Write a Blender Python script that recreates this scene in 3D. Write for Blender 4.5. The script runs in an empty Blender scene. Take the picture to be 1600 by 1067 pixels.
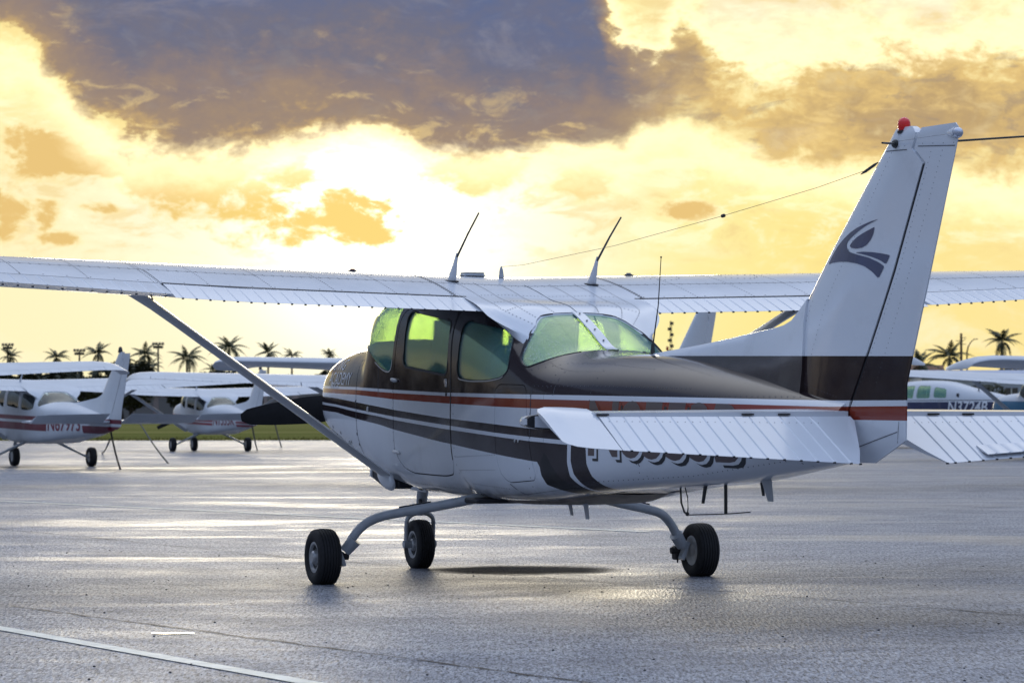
import bpy, bmesh, math, random
from mathutils import Vector, Matrix, noise as mnoise
random.seed(7)
R = math.radians
scene = bpy.context.scene
col = scene.collection

# ------------------------------------------------------------------ camera
cam_d = bpy.data.cameras.new('camera'); cam = bpy.data.objects.new('camera', cam_d); col.objects.link(cam)
CAMH = 1.058
cam_d.sensor_width = 36.0; cam_d.lens = 36.0 * 5225.9 / 1600.0
cam_d.clip_start = 0.5; cam_d.clip_end = 6000
cam.matrix_world = (Matrix.Translation((0, 0, CAMH)) @ Matrix.Rotation(R(90) + 0.0209, 4, 'X') @ Matrix.Rotation(-0.0014, 4, 'Z'))
cam_d.dof.use_dof = True; cam_d.dof.focus_distance = 19.3; cam_d.dof.aperture_fstop = 10.0
scene.camera = cam
scene.view_settings.view_transform = 'Standard'; scene.view_settings.look = 'None'
scene.view_settings.exposure = 0.0; scene.view_settings.gamma = 1.0
scene.view_settings.use_curve_mapping = False
scene.render.engine = 'CYCLES'
scene.cycles.use_denoising = True
scene.cycles.max_bounces = 10; scene.cycles.transparent_max_bounces = 24
scene.cycles.sample_clamp_indirect = 6.0

# ------------------------------------------------------------------ node maths helper
class NT:
    """tiny expression builder for shader node trees"""
    def __init__(s, tree): s.t = tree; s.n = tree.nodes; s.l = tree.links
    def new(s, kind, **kw):
        n = s.n.new(kind)
        for k, v in kw.items(): setattr(n, k, v)
        return n
    def put(s, sock, v):
        if isinstance(v, bpy.types.NodeSocket): s.l.new(v, sock)
        else: sock.default_value = v
    def m(s, op, a, b=None, c=None):
        n = s.new('ShaderNodeMath', operation=op)
        s.put(n.inputs[0], a)
        if b is not None: s.put(n.inputs[1], b)
        if c is not None: s.put(n.inputs[2], c)
        return n.outputs[0]
    def add(s, a, b): return s.m('ADD', a, b)
    def sub(s, a, b): return s.m('SUBTRACT', a, b)
    def mul(s, a, b): return s.m('MULTIPLY', a, b)
    def div(s, a, b): return s.m('DIVIDE', a, b)
    def mn(s, a, b): return s.m('MINIMUM', a, b)
    def mx(s, a, b): return s.m('MAXIMUM', a, b)
    def lt(s, a, b): return s.m('LESS_THAN', a, b)
    def gt(s, a, b): return s.m('GREATER_THAN', a, b)
    def inv(s, a): return s.m('SUBTRACT', 1.0, a)
    def ss(s, v, lo, hi, a=0.0, b=1.0):
        n = s.new('ShaderNodeMapRange', interpolation_type='SMOOTHSTEP')
        s.put(n.inputs['Value'], v)
        for k, x in (('From Min', lo), ('From Max', hi), ('To Min', a), ('To Max', b)): n.inputs[k].default_value = x
        return n.outputs['Result']
    def lin(s, v, lo, hi, a=0.0, b=1.0):
        n = s.new('ShaderNodeMapRange'); s.put(n.inputs['Value'], v)
        for k, x in (('From Min', lo), ('From Max', hi), ('To Min', a), ('To Max', b)): n.inputs[k].default_value = x
        return n.outputs['Result']
    def mix(s, f, a, b):
        n = s.new('ShaderNodeMix', data_type='RGBA')
        s.put(n.inputs[0], f); s.put(n.inputs[6], a); s.put(n.inputs[7], b)
        return n.outputs[2]
    def curve(s, v, pts, lo, hi):
        """piecewise-linear function of v through pts (y values must be within 0..4)"""
        n = s.new('ShaderNodeFloatCurve'); c = n.mapping.curves[0]
        ymax = max(p[1] for p in pts) * 1.001 + 1e-6
        q = sorted([((p[0] - lo) / (hi - lo), p[1] / ymax) for p in pts])
        if q[0][0] > 0: q.insert(0, (0.0, q[0][1]))
        if q[-1][0] < 1: q.append((1.0, q[-1][1]))
        while len(c.points) < len(q): c.points.new(0.5, 0.5)
        for p, (x, y) in zip(c.points, q): p.location = (x, y); p.handle_type = 'VECTOR'
        n.mapping.update()
        s.put(n.inputs['Value'], s.lin(v, lo, hi))
        return s.mul(n.outputs[0], ymax)
    def ramp(s, f, stops, interp='LINEAR'):
        n = s.new('ShaderNodeValToRGB'); n.color_ramp.interpolation = interp
        e = n.color_ramp.elements
        while len(e) < len(stops): e.new(0.5)
        for el, (p, c) in zip(e, stops): el.position = p; el.color = (*c, 1)
        s.put(n.inputs[0], f); return n.outputs[0]
    def noise(s, vec, scale, detail=4.0, rough=0.55, dist=0.0):
        n = s.new('ShaderNodeTexNoise'); s.put(n.inputs['Vector'], vec)
        n.inputs['Scale'].default_value = scale; n.inputs['Detail'].default_value = detail
        n.inputs['Roughness'].default_value = rough; n.inputs['Distortion'].default_value = dist
        return n.outputs['Fac']
    def comb(s, x, y, z):
        n = s.new('ShaderNodeCombineXYZ')
        for i, v in enumerate((x, y, z)): s.put(n.inputs[i], v)
        return n.outputs[0]
    def sep(s, v):
        n = s.new('ShaderNodeSeparateXYZ'); s.put(n.inputs[0], v); return n.outputs

# ------------------------------------------------------------------ sky
SUN_AZ, SUN_EL = -0.042, 0.062
world = bpy.data.worlds.new('World'); scene.world = world; world.use_nodes = True
wt = world.node_tree; wt.nodes.clear(); W = NT(wt)
tc = W.new('ShaderNodeTexCoord'); D = tc.outputs['Generated']
dx, dy, dz = W.sep(D)
U = W.m('ARCTAN2', dx, dy)
V = W.m('ARCSINE', W.mn(W.mx(dz, -1.0), 1.0))
sunv = Vector((math.sin(SUN_AZ) * math.cos(SUN_EL), math.cos(SUN_AZ) * math.cos(SUN_EL), math.sin(SUN_EL)))
dp = W.new('ShaderNodeVectorMath', operation='DOT_PRODUCT'); W.put(dp.inputs[0], D); dp.inputs[1].default_value = sunv
ang = W.m('ARCCOSINE', W.mn(dp.outputs['Value'], 0.99999))
nish = W.new('ShaderNodeTexSky', sky_type='NISHITA'); nish.sun_disc = False
nish.sun_elevation = SUN_EL; nish.sun_rotation = SUN_AZ; nish.air_density = 1.0; nish.dust_density = 1.5
# stretched direction for cloud noise
nv = W.comb(dx, dy, W.mul(dz, 1.7))
n1 = W.noise(nv, 26, 9, 0.62, 0.3)
n2 = W.noise(nv, 75, 7, 0.62, 0.4)
n3 = W.noise(nv, 7, 6, 0.55, 0.2)
n4 = W.noise(nv, 190, 5, .65, .5)
nz = W.add(W.add(W.mul(W.sub(n1, 0.5), 1.3), W.mul(W.sub(n2, 0.5), 0.9)), W.mul(W.sub(n4, .5), .5))     # about -0.6..0.6
# clear sky / thin veil around the hidden sun
clear = W.ramp(W.div(ang, 3.15), [
    (0.0, (1.0, .96, .80)), (0.006, (.62, .585, .47)), (0.0125, (.325, .31, .245)), (0.020, (.270, .252, .170)), (0.029, (.256, .224, .100)),
    (0.042, (.251, .204, .074)), (0.07, (.250, .200, .088)), (0.16, (.17, .138, .085)), (0.34, (.118, .098, .072)),
    (0.65, (.085, .082, .085)), (1.0, (.085, .09, .105))])
cl = W.new('ShaderNodeVectorMath', operation='SCALE'); W.put(cl.inputs[0], clear); cl.inputs['Scale'].default_value = 4.0
clear = cl.outputs[0]
veil = W.noise(nv, 34, 6, 0.6, 0.5)
px = lambda x: (x - 800) / 5226.0
py = lambda y: (642 - y) / 5226.0
# upper right part of the frame: paler cream
clear = W.mix(W.mul(W.ss(V, py(190), py(60)), W.ss(U, px(930), px(1150), 0, .65)), clear, (.97, .88, .68, 1))
clear = W.mix(W.mul(W.ss(veil, .50, .72), W.ss(ang, .05, .14, 0, .5)), clear, (1.12, 1.0, .74, 1))
clear = W.mix(W.mul(W.ss(U, px(560), px(200), 0, .6), W.ss(V, py(60), py(330))), clear, (1.06, .97, .70, 1))
# thin broken cloud through the whole lower sky
nw = W.comb(dx, dy, W.mul(dz, 2.6)); w1 = W.noise(nw, 30, 9, .66, .6); w2 = W.noise(nw, 58, 8, .66, .8)
fld = W.add(W.mul(w1, .6), W.mul(w2, .4)); band = W.mul(W.ss(V, .036, .055), W.ss(ang, .40, .2))
clear = W.mix(W.mul(W.mul(W.ss(fld, .50, .60), band), .62), clear, W.mix(W.ss(ang, .02, .10), (1.0, .80, .36, 1), (.90, .66, .28, 1)))
clear = W.mix(W.mul(W.mul(W.ss(fld, .50, .42), band), .45), clear, (1.25, 1.12, .78, 1))
# small tan clouds low over the horizon
ell = [(300, 292, 85, 46), (390, 318, 95, 36), (470, 350, 95, 32), (545, 345, 70, 48), (450, 275, 40, 18), (755, 268, 85, 27), (905, 281, 48, 25), (740, 290, 40, 14),
       (70, 240, 52, 48), (10, 335, 45, 36), (75, 335, 22, 26), (165, 327, 32, 10), (150, 262, 85, 14), (265, 262, 40, 14), (95, 375, 40, 12), (1075, 330, 40, 16)]
f = None
for (ex, ey, rx, ry) in ell:
    a = W.div(W.sub(U, px(ex)), rx / 5226.0); b = W.div(W.sub(V, py(ey)), ry / 5226.0)
    d = W.sub(1.0, W.add(W.mul(a, a), W.mul(b, b)))
    f = d if f is None else W.mx(f, d)
f = W.add(W.mul(W.mx(f, -1.8), .75), W.add(W.mul(nz, 3.4), .1))
sc_col = W.mix(W.ss(ang, .02, .085), (1.0, .72, .22, 1), (.84, .57, .21, 1))
sc_col = W.mix(W.ss(f, -.2, .7), (1.08, .90, .46, 1), sc_col)
skyc = W.mix(W.ss(f, -.5, .55), clear, sc_col)
# the big dark bank
lo_pts = [(-200, 40), (0, 88), (55, 95), (105, 150), (150, 195), (195, 232), (300, 238), (400, 236), (470, 222), (520, 212), (600, 212), (650, 236),
          (760, 242), (900, 236), (975, 232), (1010, 205), (1070, 205), (1140, 240), (1210, 262), (1300, 262), (1400, 275), (1500, 290), (1620, 300), (1900, 320)]
up_pts = [(-400, -330), (300, -420), (880, -380), (935, -120), (950, 10), (985, 95), (1030, 100), (1060, -10), (1085, 10), (1110, 66), (1180, 104), (1215, 112), (1290, 98), (1390, 90), (1440, 108), (1500, 84), (1560, 70), (1620, 80), (1800, 40), (2400, 150)]
lo = W.curve(U, [(px(a), py(b)) for a, b in lo_pts], -.25, .36)
up = W.curve(U, [(px(a), py(b)) for a, b in up_pts], -.25, .36)
dlo = W.add(W.sub(V, lo), W.mul(nz, .0125))
dup = W.add(W.sub(up, V), W.mul(nz, W.ss(U, px(1050), px(1200), .042, .026)))
dep = W.mn(dlo, dup)
side_fade = W.mul(W.ss(U, -.9, -.3), W.ss(U, 1.1, .45))
dep = W.sub(dep, W.mul(W.inv(side_fade), .2))
dn = W.add(dep, W.add(W.mul(W.sub(n1, .5), .034), W.mul(W.sub(n2, .5), .016)))
darkL = W.ramp(W.mul(W.mx(W.add(dn, W.mul(W.sub(n3, .5), .03)), 0), 18.0), [(0.0, (1, .80, .34)), (.04, (.56, .38, .18)), (.13, (.36, .26, .19)), (.33, (.275, .215, .205)), (.55, (.175, .172, .23)), (.85, (.115, .152, .285)), (1.0, (.115, .155, .29))])
darkR = W.ramp(W.mul(W.mx(dn, 0), 16.0), [(0.0, (1.0, .82, .38)), (.10, (.80, .56, .22)), (.26, (.55, .38, .18)), (.6, (.42, .30, .185)), (1.0, (.34, .27, .22))])
dark = W.mix(W.ss(U, px(930), px(1150)), darkL, darkR)
dark = W.mix(W.mul(W.ss(n2, .52, .72), W.ss(U, px(880), px(1060), .06, .42)), dark, (1.0, .80, .40, 1))
dark = W.mix(W.mul(W.mul(W.ss(w2, .54, .68), W.ss(dn, .034, .006)), .55), dark, (.95, .70, .30, 1))
dark = W.mix(W.mul(W.ss(w1, .54, .72), .16), dark, (.52, .46, .47, 1))
dark = W.mix(W.mul(W.mul(W.ss(w2, .46, .34), W.ss(U, px(900), px(1100))), .45), dark, (.30, .24, .21, 1))
rim = W.mul(W.ss(dep, -.018, -.001), W.ss(dep, .008, .0))
skyc = W.mix(W.mul(rim, .85), skyc, (1.4, 1.2, .70, 1))
skyc = W.mix(W.ss(dep, -.003, .006), skyc, dark)
# away from the sun the low sky is duller: tan at the horizon, grey-blue above
away = W.ramp(W.mul(W.mx(V, 0), 3.0), [(0.0, (.58, .45, .30)), (.06, (.44, .37, .30)), (.15, (.24, .265, .30)), (.6, (.29, .37, .50)), (1.0, (.35, .45, .62))])
skyc = W.mix(W.ss(ang, .24, .55), skyc, away)
# the rest of the dome: broken grey-blue overcast with the clear Nishita sky showing through it
high = W.ss(V, .125, .33)
oc = W.mix(W.ss(n3, .40, .62), (.38, .53, .90, 1), (.60, .72, .99, 1))
ocs = W.new('ShaderNodeVectorMath', operation='SCALE'); W.put(ocs.inputs[0], oc); W.put(ocs.inputs['Scale'], W.ss(V, .25, 1.15, .42, 1.36)); oc = W.mix(W.mul(W.mul(W.ss(ang, 1.45, .6), W.ss(V, .38, .72)), .9), ocs.outputs[0], (1.75, 1.78, 1.85, 1))
skyc = W.mix(W.mul(high, .92), skyc, oc)
ns = W.new('ShaderNodeVectorMath', operation='SCALE'); W.put(ns.inputs[0], nish.outputs[0]); ns.inputs['Scale'].default_value = 0.05
ad = W.new('ShaderNodeVectorMath', operation='ADD'); W.put(ad.inputs[0], skyc); 
nsm = W.new('ShaderNodeVectorMath', operation='SCALE'); W.put(nsm.inputs[0], ns.outputs[0]); W.put(nsm.inputs['Scale'], W.ss(V, .5, .95))
W.put(ad.inputs[1], nsm.outputs[0])
bg = W.new('ShaderNodeBackground'); W.put(bg.inputs['Color'], ad.outputs[0]); bg.inputs['Strength'].default_value = 1.0
wo = W.new('ShaderNodeOutputWorld'); W.l.new(bg.outputs[0], wo.inputs['Surface'])

# the sun behind the clouds: weak, broad, low, ahead of the camera
sun_d = bpy.data.lights.new('sun', 'SUN'); sun = bpy.data.objects.new('sun', sun_d); col.objects.link(sun)
sun_d.energy = 0.6; sun_d.angle = R(12); sun_d.color = (1.0, .88, .66)
sun.rotation_euler = (-sunv).to_track_quat('-Z', 'Y').to_euler()

# ------------------------------------------------------------------ materials
MATS = {}
def principled(name, base, rough=.5, metal=0.0, coat=0.0, spec=.5, var=0.0, vscale=8.0, bump=0.0, bscale=60.0, rvar=0.0, coords='Object'):
    m = bpy.data.materials.new(name); m.use_nodes = True; t = NT(m.node_tree)
    p = m.node_tree.nodes['Principled BSDF']
    c4 = (*base, 1)
    p.inputs['Base Color'].default_value = c4; p.inputs['Roughness'].default_value = rough
    p.inputs['Metallic'].default_value = metal; p.inputs['Coat Weight'].default_value = coat; p.inputs['Coat Roughness'].default_value = .08
    p.inputs['Specular IOR Level'].default_value = spec
    tcn = t.new('ShaderNodeTexCoord').outputs[coords]
    if var > 0 or rvar > 0:
        n = t.noise(tcn, vscale, 5, .6)
        if var > 0:
            d = tuple(max(0, c * (1 - var)) for c in base); b = tuple(c * (1 + var * .6) for c in base)
            t.put(p.inputs['Base Color'], t.mix(t.lin(n, .3, .7), (*d, 1), (*b, 1)))
        if rvar > 0: t.put(p.inputs['Roughness'], t.lin(n, .3, .7, max(.02, rough - rvar), rough + rvar))
    if bump > 0:
        bn = t.new('ShaderNodeBump'); bn.inputs['Strength'].default_value = bump; bn.inputs['Distance'].default_value = .01
        t.put(bn.inputs['Height'], t.noise(tcn, bscale, 4, .6)); t.put(p.inputs['Normal'], bn.outputs[0])
    MATS[name] = m; return m

WHITE = (.70, .73, .77)
principled('white_paint', WHITE, .22, coat=.35, var=.05, vscale=2.5, rvar=.06, bump=.06, bscale=3.0)
principled('dull_white', (.60, .63, .66), .45, var=.08, vscale=2)
principled('white_plastic', (.70, .71, .72), .35, var=.05)
principled('grey_paint', (.40, .43, .46), .33, coat=.2, var=.12, vscale=14)
principled('strut_paint', (.52, .54, .56), .3, coat=.3, var=.08, vscale=6)
principled('dark_line', (.018, .018, .022), .6)
principled('rivet', (.05, .055, .07), .5)
principled('seam', (.06, .065, .08), .6)
principled('rubber', (.014, .014, .016), .72, var=.35, vscale=30, bump=.25, bscale=90)
principled('black_prop', (.008, .008, .009), .75, spec=.25, var=.3, vscale=20)
principled('rim_metal', (.48, .49, .50), .38, metal=.6, var=.1, vscale=20)
principled('dark_metal', (.05, .05, .055), .5, metal=.5, var=.2, vscale=20)
principled('chrome', (.75, .75, .75), .15, metal=1.0)
principled('interior', (.045, .07, .075), .8, var=.2, vscale=6)
principled('seat_fabric', (.022, .034, .038), .85, var=.2, vscale=20)
principled('antenna_white', (.6, .62, .66), .4)
principled('antenna_black', (.03, .032, .03), .45)
principled('wire', (.30, .22, .10), .4)
principled('brown_letter', (.105, .072, .066), .35, coat=.3)
principled('black_letter', (.012, .012, .014), .4, coat=.3)
principled('white_letter', (.72, .74, .76), .35)
principled('faint_letter', (.60, .62, .66), .4)
principled('logo_blue', (.040, .052, .125), .33, coat=.3, var=.25, vscale=5)
principled('maroon_letter', (.20, .012, .03), .4)
principled('red_plastic', (.85, .006, .008), .2, coat=.5)
principled('stop_red', (.35, .04, .03), .5)
principled('line_paint', (.80, .78, .66), .55, var=.25, vscale=7, bump=.2, bscale=160)
principled('chain', (.05, .05, .05), .6, metal=.4)
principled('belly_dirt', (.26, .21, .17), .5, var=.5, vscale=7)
principled('palm_trunk', (.10, .075, .05), .9, var=.3, vscale=4)
principled('palm_leaf', (.055, .060, .018), .6, var=.35, vscale=.6)
principled('leaf', (.040, .042, .018), .7, var=.4, vscale=.5)
principled('bark', (.06, .045, .035), .9)
principled('pole_metal', (.10, .085, .07), .6)
principled('wood_pole', (.12, .085, .05), .85)
principled('hangar_wall', (.36, .29, .29), .7, var=.12, vscale=.4)
principled('house_wall', (.45, .49, .58), .7, var=.1, vscale=.5)
principled('hangar_roof', (.25, .23, .23), .6, var=.15, vscale=.4)
principled('tile_roof', (.22, .11, .06), .8, var=.25, vscale=1.5)
principled('hangar_door', (.20, .19, .20), .55)
principled('window_dark', (.05, .06, .07), .1)
principled('tower_red', (.5, .05, .02), .6)
def dark_patch_mat():  # speckled dark asphalt that fades out towards an uneven rim
    m = bpy.data.materials.new('dark_asphalt'); m.use_nodes = True; t = NT(m.node_tree); p = m.node_tree.nodes['Principled BSDF']
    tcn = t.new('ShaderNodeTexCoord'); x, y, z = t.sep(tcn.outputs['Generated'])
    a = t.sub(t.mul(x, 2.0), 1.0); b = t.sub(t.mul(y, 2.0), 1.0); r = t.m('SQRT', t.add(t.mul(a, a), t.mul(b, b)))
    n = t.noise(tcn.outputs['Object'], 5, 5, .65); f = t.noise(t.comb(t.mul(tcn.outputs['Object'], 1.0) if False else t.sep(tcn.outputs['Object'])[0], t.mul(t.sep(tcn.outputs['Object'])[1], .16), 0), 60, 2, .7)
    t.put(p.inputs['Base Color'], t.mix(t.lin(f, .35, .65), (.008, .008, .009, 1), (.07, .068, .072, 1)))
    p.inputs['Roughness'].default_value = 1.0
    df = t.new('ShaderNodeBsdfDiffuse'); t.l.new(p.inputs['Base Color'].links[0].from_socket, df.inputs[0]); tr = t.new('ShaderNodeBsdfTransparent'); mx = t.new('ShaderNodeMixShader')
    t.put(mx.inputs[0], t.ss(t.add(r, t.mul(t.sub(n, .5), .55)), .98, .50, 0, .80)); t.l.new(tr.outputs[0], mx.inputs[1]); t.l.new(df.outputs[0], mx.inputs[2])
    t.l.new(mx.outputs[0], m.node_tree.nodes['Material Output'].inputs[0]); MATS['dark_asphalt'] = m
dark_patch_mat()
principled('pebble', (.035, .035, .035), .8)

def glass_mat(name, tint, haze, hazecol, refl=1.0):
    m = bpy.data.materials.new(name); m.use_nodes = True; m.node_tree.nodes.clear(); t = NT(m.node_tree)
    tr = t.new('ShaderNodeBsdfTransparent'); tr.inputs[0].default_value = (*tint, 1)
    gl = t.new('ShaderNodeBsdfGlossy'); gl.inputs['Roughness'].default_value = .04; gl.inputs['Color'].default_value = (.9, .95, .95, 1)
    df = t.new('ShaderNodeBsdfDiffuse'); df.inputs[0].default_value = (*hazecol, 1)
    fr = t.new('ShaderNodeFresnel'); fr.inputs[0].default_value = 1.45
    tcn = t.new('ShaderNodeTexCoord').outputs['Object']
    hz = t.lin(t.noise(tcn, 3, 3, .5), .3, .75, haze * .75, haze * 1.3)
    m1 = t.new('ShaderNodeMixShader'); t.put(m1.inputs[0], hz); t.l.new(tr.outputs[0], m1.inputs[1]); t.l.new(df.outputs[0], m1.inputs[2])
    m2 = t.new('ShaderNodeMixShader'); t.put(m2.inputs[0], t.mul(fr.outputs[0], refl)); t.l.new(m1.outputs[0], m2.inputs[1]); t.l.new(gl.outputs[0], m2.inputs[2])
    o = t.new('ShaderNodeOutputMaterial'); t.l.new(m2.outputs[0], o.inputs[0]); MATS[name] = m; return m
glass_mat('green_glass', (.88, .97, .62), .25, (.14, .42, .50), .7)
glass_mat('clear_glass', (.88, .90, .84), .05, (.30, .36, .38))
def lens_mat():
    m = bpy.data.materials.new('clear_lens'); m.use_nodes = True
    p = m.node_tree.nodes['Principled BSDF']; p.inputs['Base Color'].default_value = (.55, .58, .65, 1); p.inputs['Roughness'].default_value = .08; p.inputs['Metallic'].default_value = .5
    MATS['clear_lens'] = m
lens_mat()

# the striped paint of the near aeroplane, a function of station s (= -x) and height z
BROWN = (.027, .018, .020, 1); ORANGE = (.25, .040, .022, 1); BLACK = (.004, .003, .004, 1)
def livery_main():
    m = bpy.data.materials.new('striped_paint'); m.use_nodes = True; t = NT(m.node_tree)
    p = m.node_tree.nodes['Principled BSDF']
    oc = t.new('ShaderNodeTexCoord').outputs['Object']; x, y, z = t.sep(oc); s = t.mul(x, -1.0)
    C = lambda pts: t.curve(s, pts, -2.0, 8.0)
    Z = lambda pts: t.curve(z, pts, .4, 1.4)
    line1 = C([(-1.4, 1.244), (-.1, 1.222), (.37, 1.208), (.71, 1.198), (1.56, 1.176), (2.43, 1.163), (3.5, 1.149), (4.77, 1.130), (5.88, 1.111), (6.6, 1.110)])
    ortop = C([(-1.4, 1.228), (-.1, 1.203), (.71, 1.177), (1.56, 1.156), (2.42, 1.140), (3.5, 1.121), (4.77, 1.101), (5.88, 1.080), (6.6, 1.082)])
    orbot = C([(-1.4, 1.200), (-.1, 1.171), (.37, 1.151), (.71, 1.136), (1.56, 1.111), (2.42, 1.088), (3.5, 1.064), (4.0, 1.048), (5.9, 1.015), (6.6, 1.010)])
    d2t = C([(-1.3, 1.176), (-.62, 1.15), (-.1, 1.121), (.37, 1.091), (.68, 1.07), (1.56, 1.021), (2.42, .983), (2.9, .960), (3.23, .951), (3.6, .940)])
    d2b = C([(-1.3, 1.135), (-.62, 1.108), (-.1, 1.075), (.37, 1.046), (.68, 1.026), (1.56, .979), (2.42, .933), (2.9, .911), (3.32, .893), (3.5, .88)])
    d3t = C([(-1.3, 1.118), (-.62, 1.092), (-.1, 1.057), (.37, 1.028), (.68, 1.005), (1.56, .954), (2.42, .911), (2.9, .886), (3.35, .868)])
    d3b = C([(-1.3, 1.075), (-.62, 1.054), (-.1, 1.011), (.37, .976), (.68, .943), (1.56, .870), (1.72, .858), (2.42, .806), (2.9, .772), (3.0, .766)])
    R1 = Z([(.5, 3.85), (.58, 3.76), (.635, 3.675), (.693, 3.603), (.762, 3.566), (.846, 3.562), (.93, 3.562)])
    vwr = Z([(.5, 3.68), (.56, 3.58), (.622, 3.485), (.702, 3.411), (.778, 3.389), (.859, 3.396), (.88, 3.40)])
    vwl = Z([(.5, 3.62), (.56, 3.54), (.624, 3.445), (.687, 3.366), (.771, 3.348), (.866, 3.355)])
    L1 = Z([(.5, 3.6), (.56, 3.4), (.607, 3.19), (.634, 3.08), (.69, 3.04), (.737, 3.03), (.766, 3.0)])
    kl = Z([(.5, 3.45), (.56, 3.28), (.616, 3.116), (.678, 3.047), (.767, 3.04), (.819, 3.078)])
    kr = Z([(.5, 3.75), (.56, 3.56), (.615, 3.403), (.667, 3.261), (.735, 3.178), (.808, 3.109), (.822, 3.08)])
    dtop = C([(-1.4, 1.74), (2.36, 1.74), (2.40, 1.535), (2.9, 1.50), (3.50, 1.50), (3.54, 1.374), (6.6, 1.324)])
    white = (.72, .75, .79, 1)
    c = white
    c = t.mix(t.mul(t.lt(z, d2t), t.lt(s, R1)), c, BROWN)
    wl = t.mul(t.mul(t.lt(z, d2b), t.lt(s, vwr)), t.inv(t.mul(t.lt(z, d3t), t.lt(s, vwl))))
    c = t.mix(wl, c, white)
    c = t.mix(t.mul(t.gt(s, kl), t.lt(s, kr)), c, BLACK)
    c = t.mix(t.mul(t.mul(t.lt(z, d3b), t.lt(s, L1)), t.lt(s, 3.7)), c, white)
    c = t.mix(t.mul(t.gt(z, orbot), t.lt(z, ortop)), c, ORANGE)
    c = t.mix(t.mul(t.gt(z, line1), t.lt(z, dtop)), c, BROWN)
    # faint dirt
    n = t.noise(oc, 5, 6, .65)
    dirt = t.ss(n, .55, .75, 0, .10)
    c = t.mix(dirt, c, (.16, .15, .14, 1))
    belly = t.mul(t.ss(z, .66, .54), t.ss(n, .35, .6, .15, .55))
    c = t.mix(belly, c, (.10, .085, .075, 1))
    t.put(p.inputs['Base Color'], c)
    t.put(p.inputs['Roughness'], t.lin(n, .3, .7, .07, .18))
    p.inputs['Coat Weight'].default_value = .05; p.inputs['Coat Roughness'].default_value = .05; p.inputs['Specular IOR Level'].default_value = .36
    bn = t.new('ShaderNodeBump'); bn.inputs['Strength'].default_value = .10; bn.inputs['Distance'].default_value = .02
    t.put(bn.inputs['Height'], t.noise(oc, 3.2, 2, .5)); t.put(p.inputs['Normal'], bn.outputs[0])
    MATS['striped_paint'] = m
livery_main()
def livery_simple(name, c1, c2, bands):
    """bands: (z lower, z upper, slope, colour) on white"""
    m = bpy.data.materials.new(name); m.use_nodes = True; t = NT(m.node_tree); p = m.node_tree.nodes['Principled BSDF']
    oc = t.new('ShaderNodeTexCoord').outputs['Object']; x, y, z = t.sep(oc)
    c = (.60, .63, .66, 1)
    for (a, b, sl, cc) in bands:
        zz = t.add(z, t.mul(x, sl)); gapm = t.inv(t.mul(t.mul(t.lt(x, -3.28), t.gt(x, -4.92)), 1.0 if sl == -.02 and b < 1.05 else 0.0)); c = t.mix(t.mul(t.mul(t.gt(zz, a), t.lt(zz, b)), gapm), c, (*cc, 1))
    n = t.noise(oc, 3, 4, .6)
    c = t.mix(t.ss(n, .5, .8, 0, .2), c, (.3, .3, .3, 1))
    t.put(p.inputs['Base Color'], c); p.inputs['Roughness'].default_value = .38; p.inputs['Coat Weight'].default_value = .0
    MATS[name] = m
MAR = (.15, .003, .018)
livery_simple('maroon_stripe_paint', None, None, [(.86, 1.02, -.02, MAR), (1.08, 1.17, -.02, MAR)])
livery_simple('red_stripe_paint', None, None, [(.86, .93, -.02, (.28, .015, .03)), (.96, 1.02, -.02, (.28, .015, .03)), (1.06, 1.13, -.02, (.28, .015, .03))])
livery_simple('blue_stripe_paint', None, None, [(.90, 1.32, -.01, (.012, .13, .24))])
livery_simple('navy_stripe_paint', None, None, [(.80, 1.31, 0, (.018, .025, .075)), (1.345, 1.365, 0, (.02, .02, .03))])
livery_simple('green_stripe_paint', None, None, [(.98, 1.10, -.02, (.03, .10, .09))])

# ------------------------------------------------------------------ mesh helpers
def V3(s, y, z): return Vector((-s, y, z))
def link(name, me, mat=None, parent=None, smooth=None):
    o = bpy.data.objects.new(name, me); col.objects.link(o)
    if mat is not None and not me.materials:
        for k in (mat if isinstance(mat, (list, tuple)) else [mat]): me.materials.append(MATS[k])
    if parent is not None: o.parent = parent
    if smooth is not None: shade(me, smooth)
    return o
def shade(me, angle=40):
    if len(me.polygons) == 0: return
    me.polygons.foreach_set('use_smooth', [True] * len(me.polygons))
    me.set_sharp_from_angle(angle=R(angle))
def obj(name, bm, mat, parent=None, smooth=40):
    me = bpy.data.meshes.new(name); bm.to_mesh(me); bm.free()
    return link(name, me, mat, parent, smooth)
def empty(name, label, cat, loc=(0, 0, 0), rz=0.0, group=None):
    o = bpy.data.objects.new(name, None); col.objects.link(o); o.location = loc; o.rotation_euler = (0, 0, rz)
    o.empty_display_size = .3; tag(o, label, cat, group); return o
def tag(o, label=None, cat=None, group=None, kind=None):
    if label: o['label'] = label
    if cat: o['category'] = cat
    if group: o['group'] = group
    if kind: o['kind'] = kind
    return o
def structure(o): o['kind'] = 'structure'; return o
def add_grid(bm, rows, closed_u=False, cap0=False, cap1=False):
    """rows: list of point lists (equal length); closed_u closes each row"""
    vs = [[bm.verts.new(p) for p in r] for r in rows]
    n = len(rows[0])
    for i in range(len(rows) - 1):
        for j in range(n if closed_u else n - 1):
            k = (j + 1) % n
            try: bm.faces.new((vs[i][j], vs[i][k], vs[i + 1][k], vs[i + 1][j]))
            except ValueError: pass
    if cap0: bm.faces.new(list(reversed(vs[0])))
    if cap1: bm.faces.new(vs[-1])
    return vs
def fix(bm):
    bmesh.ops.remove_doubles(bm, verts=bm.verts, dist=1e-5)
    bmesh.ops.recalc_face_normals(bm, faces=bm.faces)
    return bm
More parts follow.
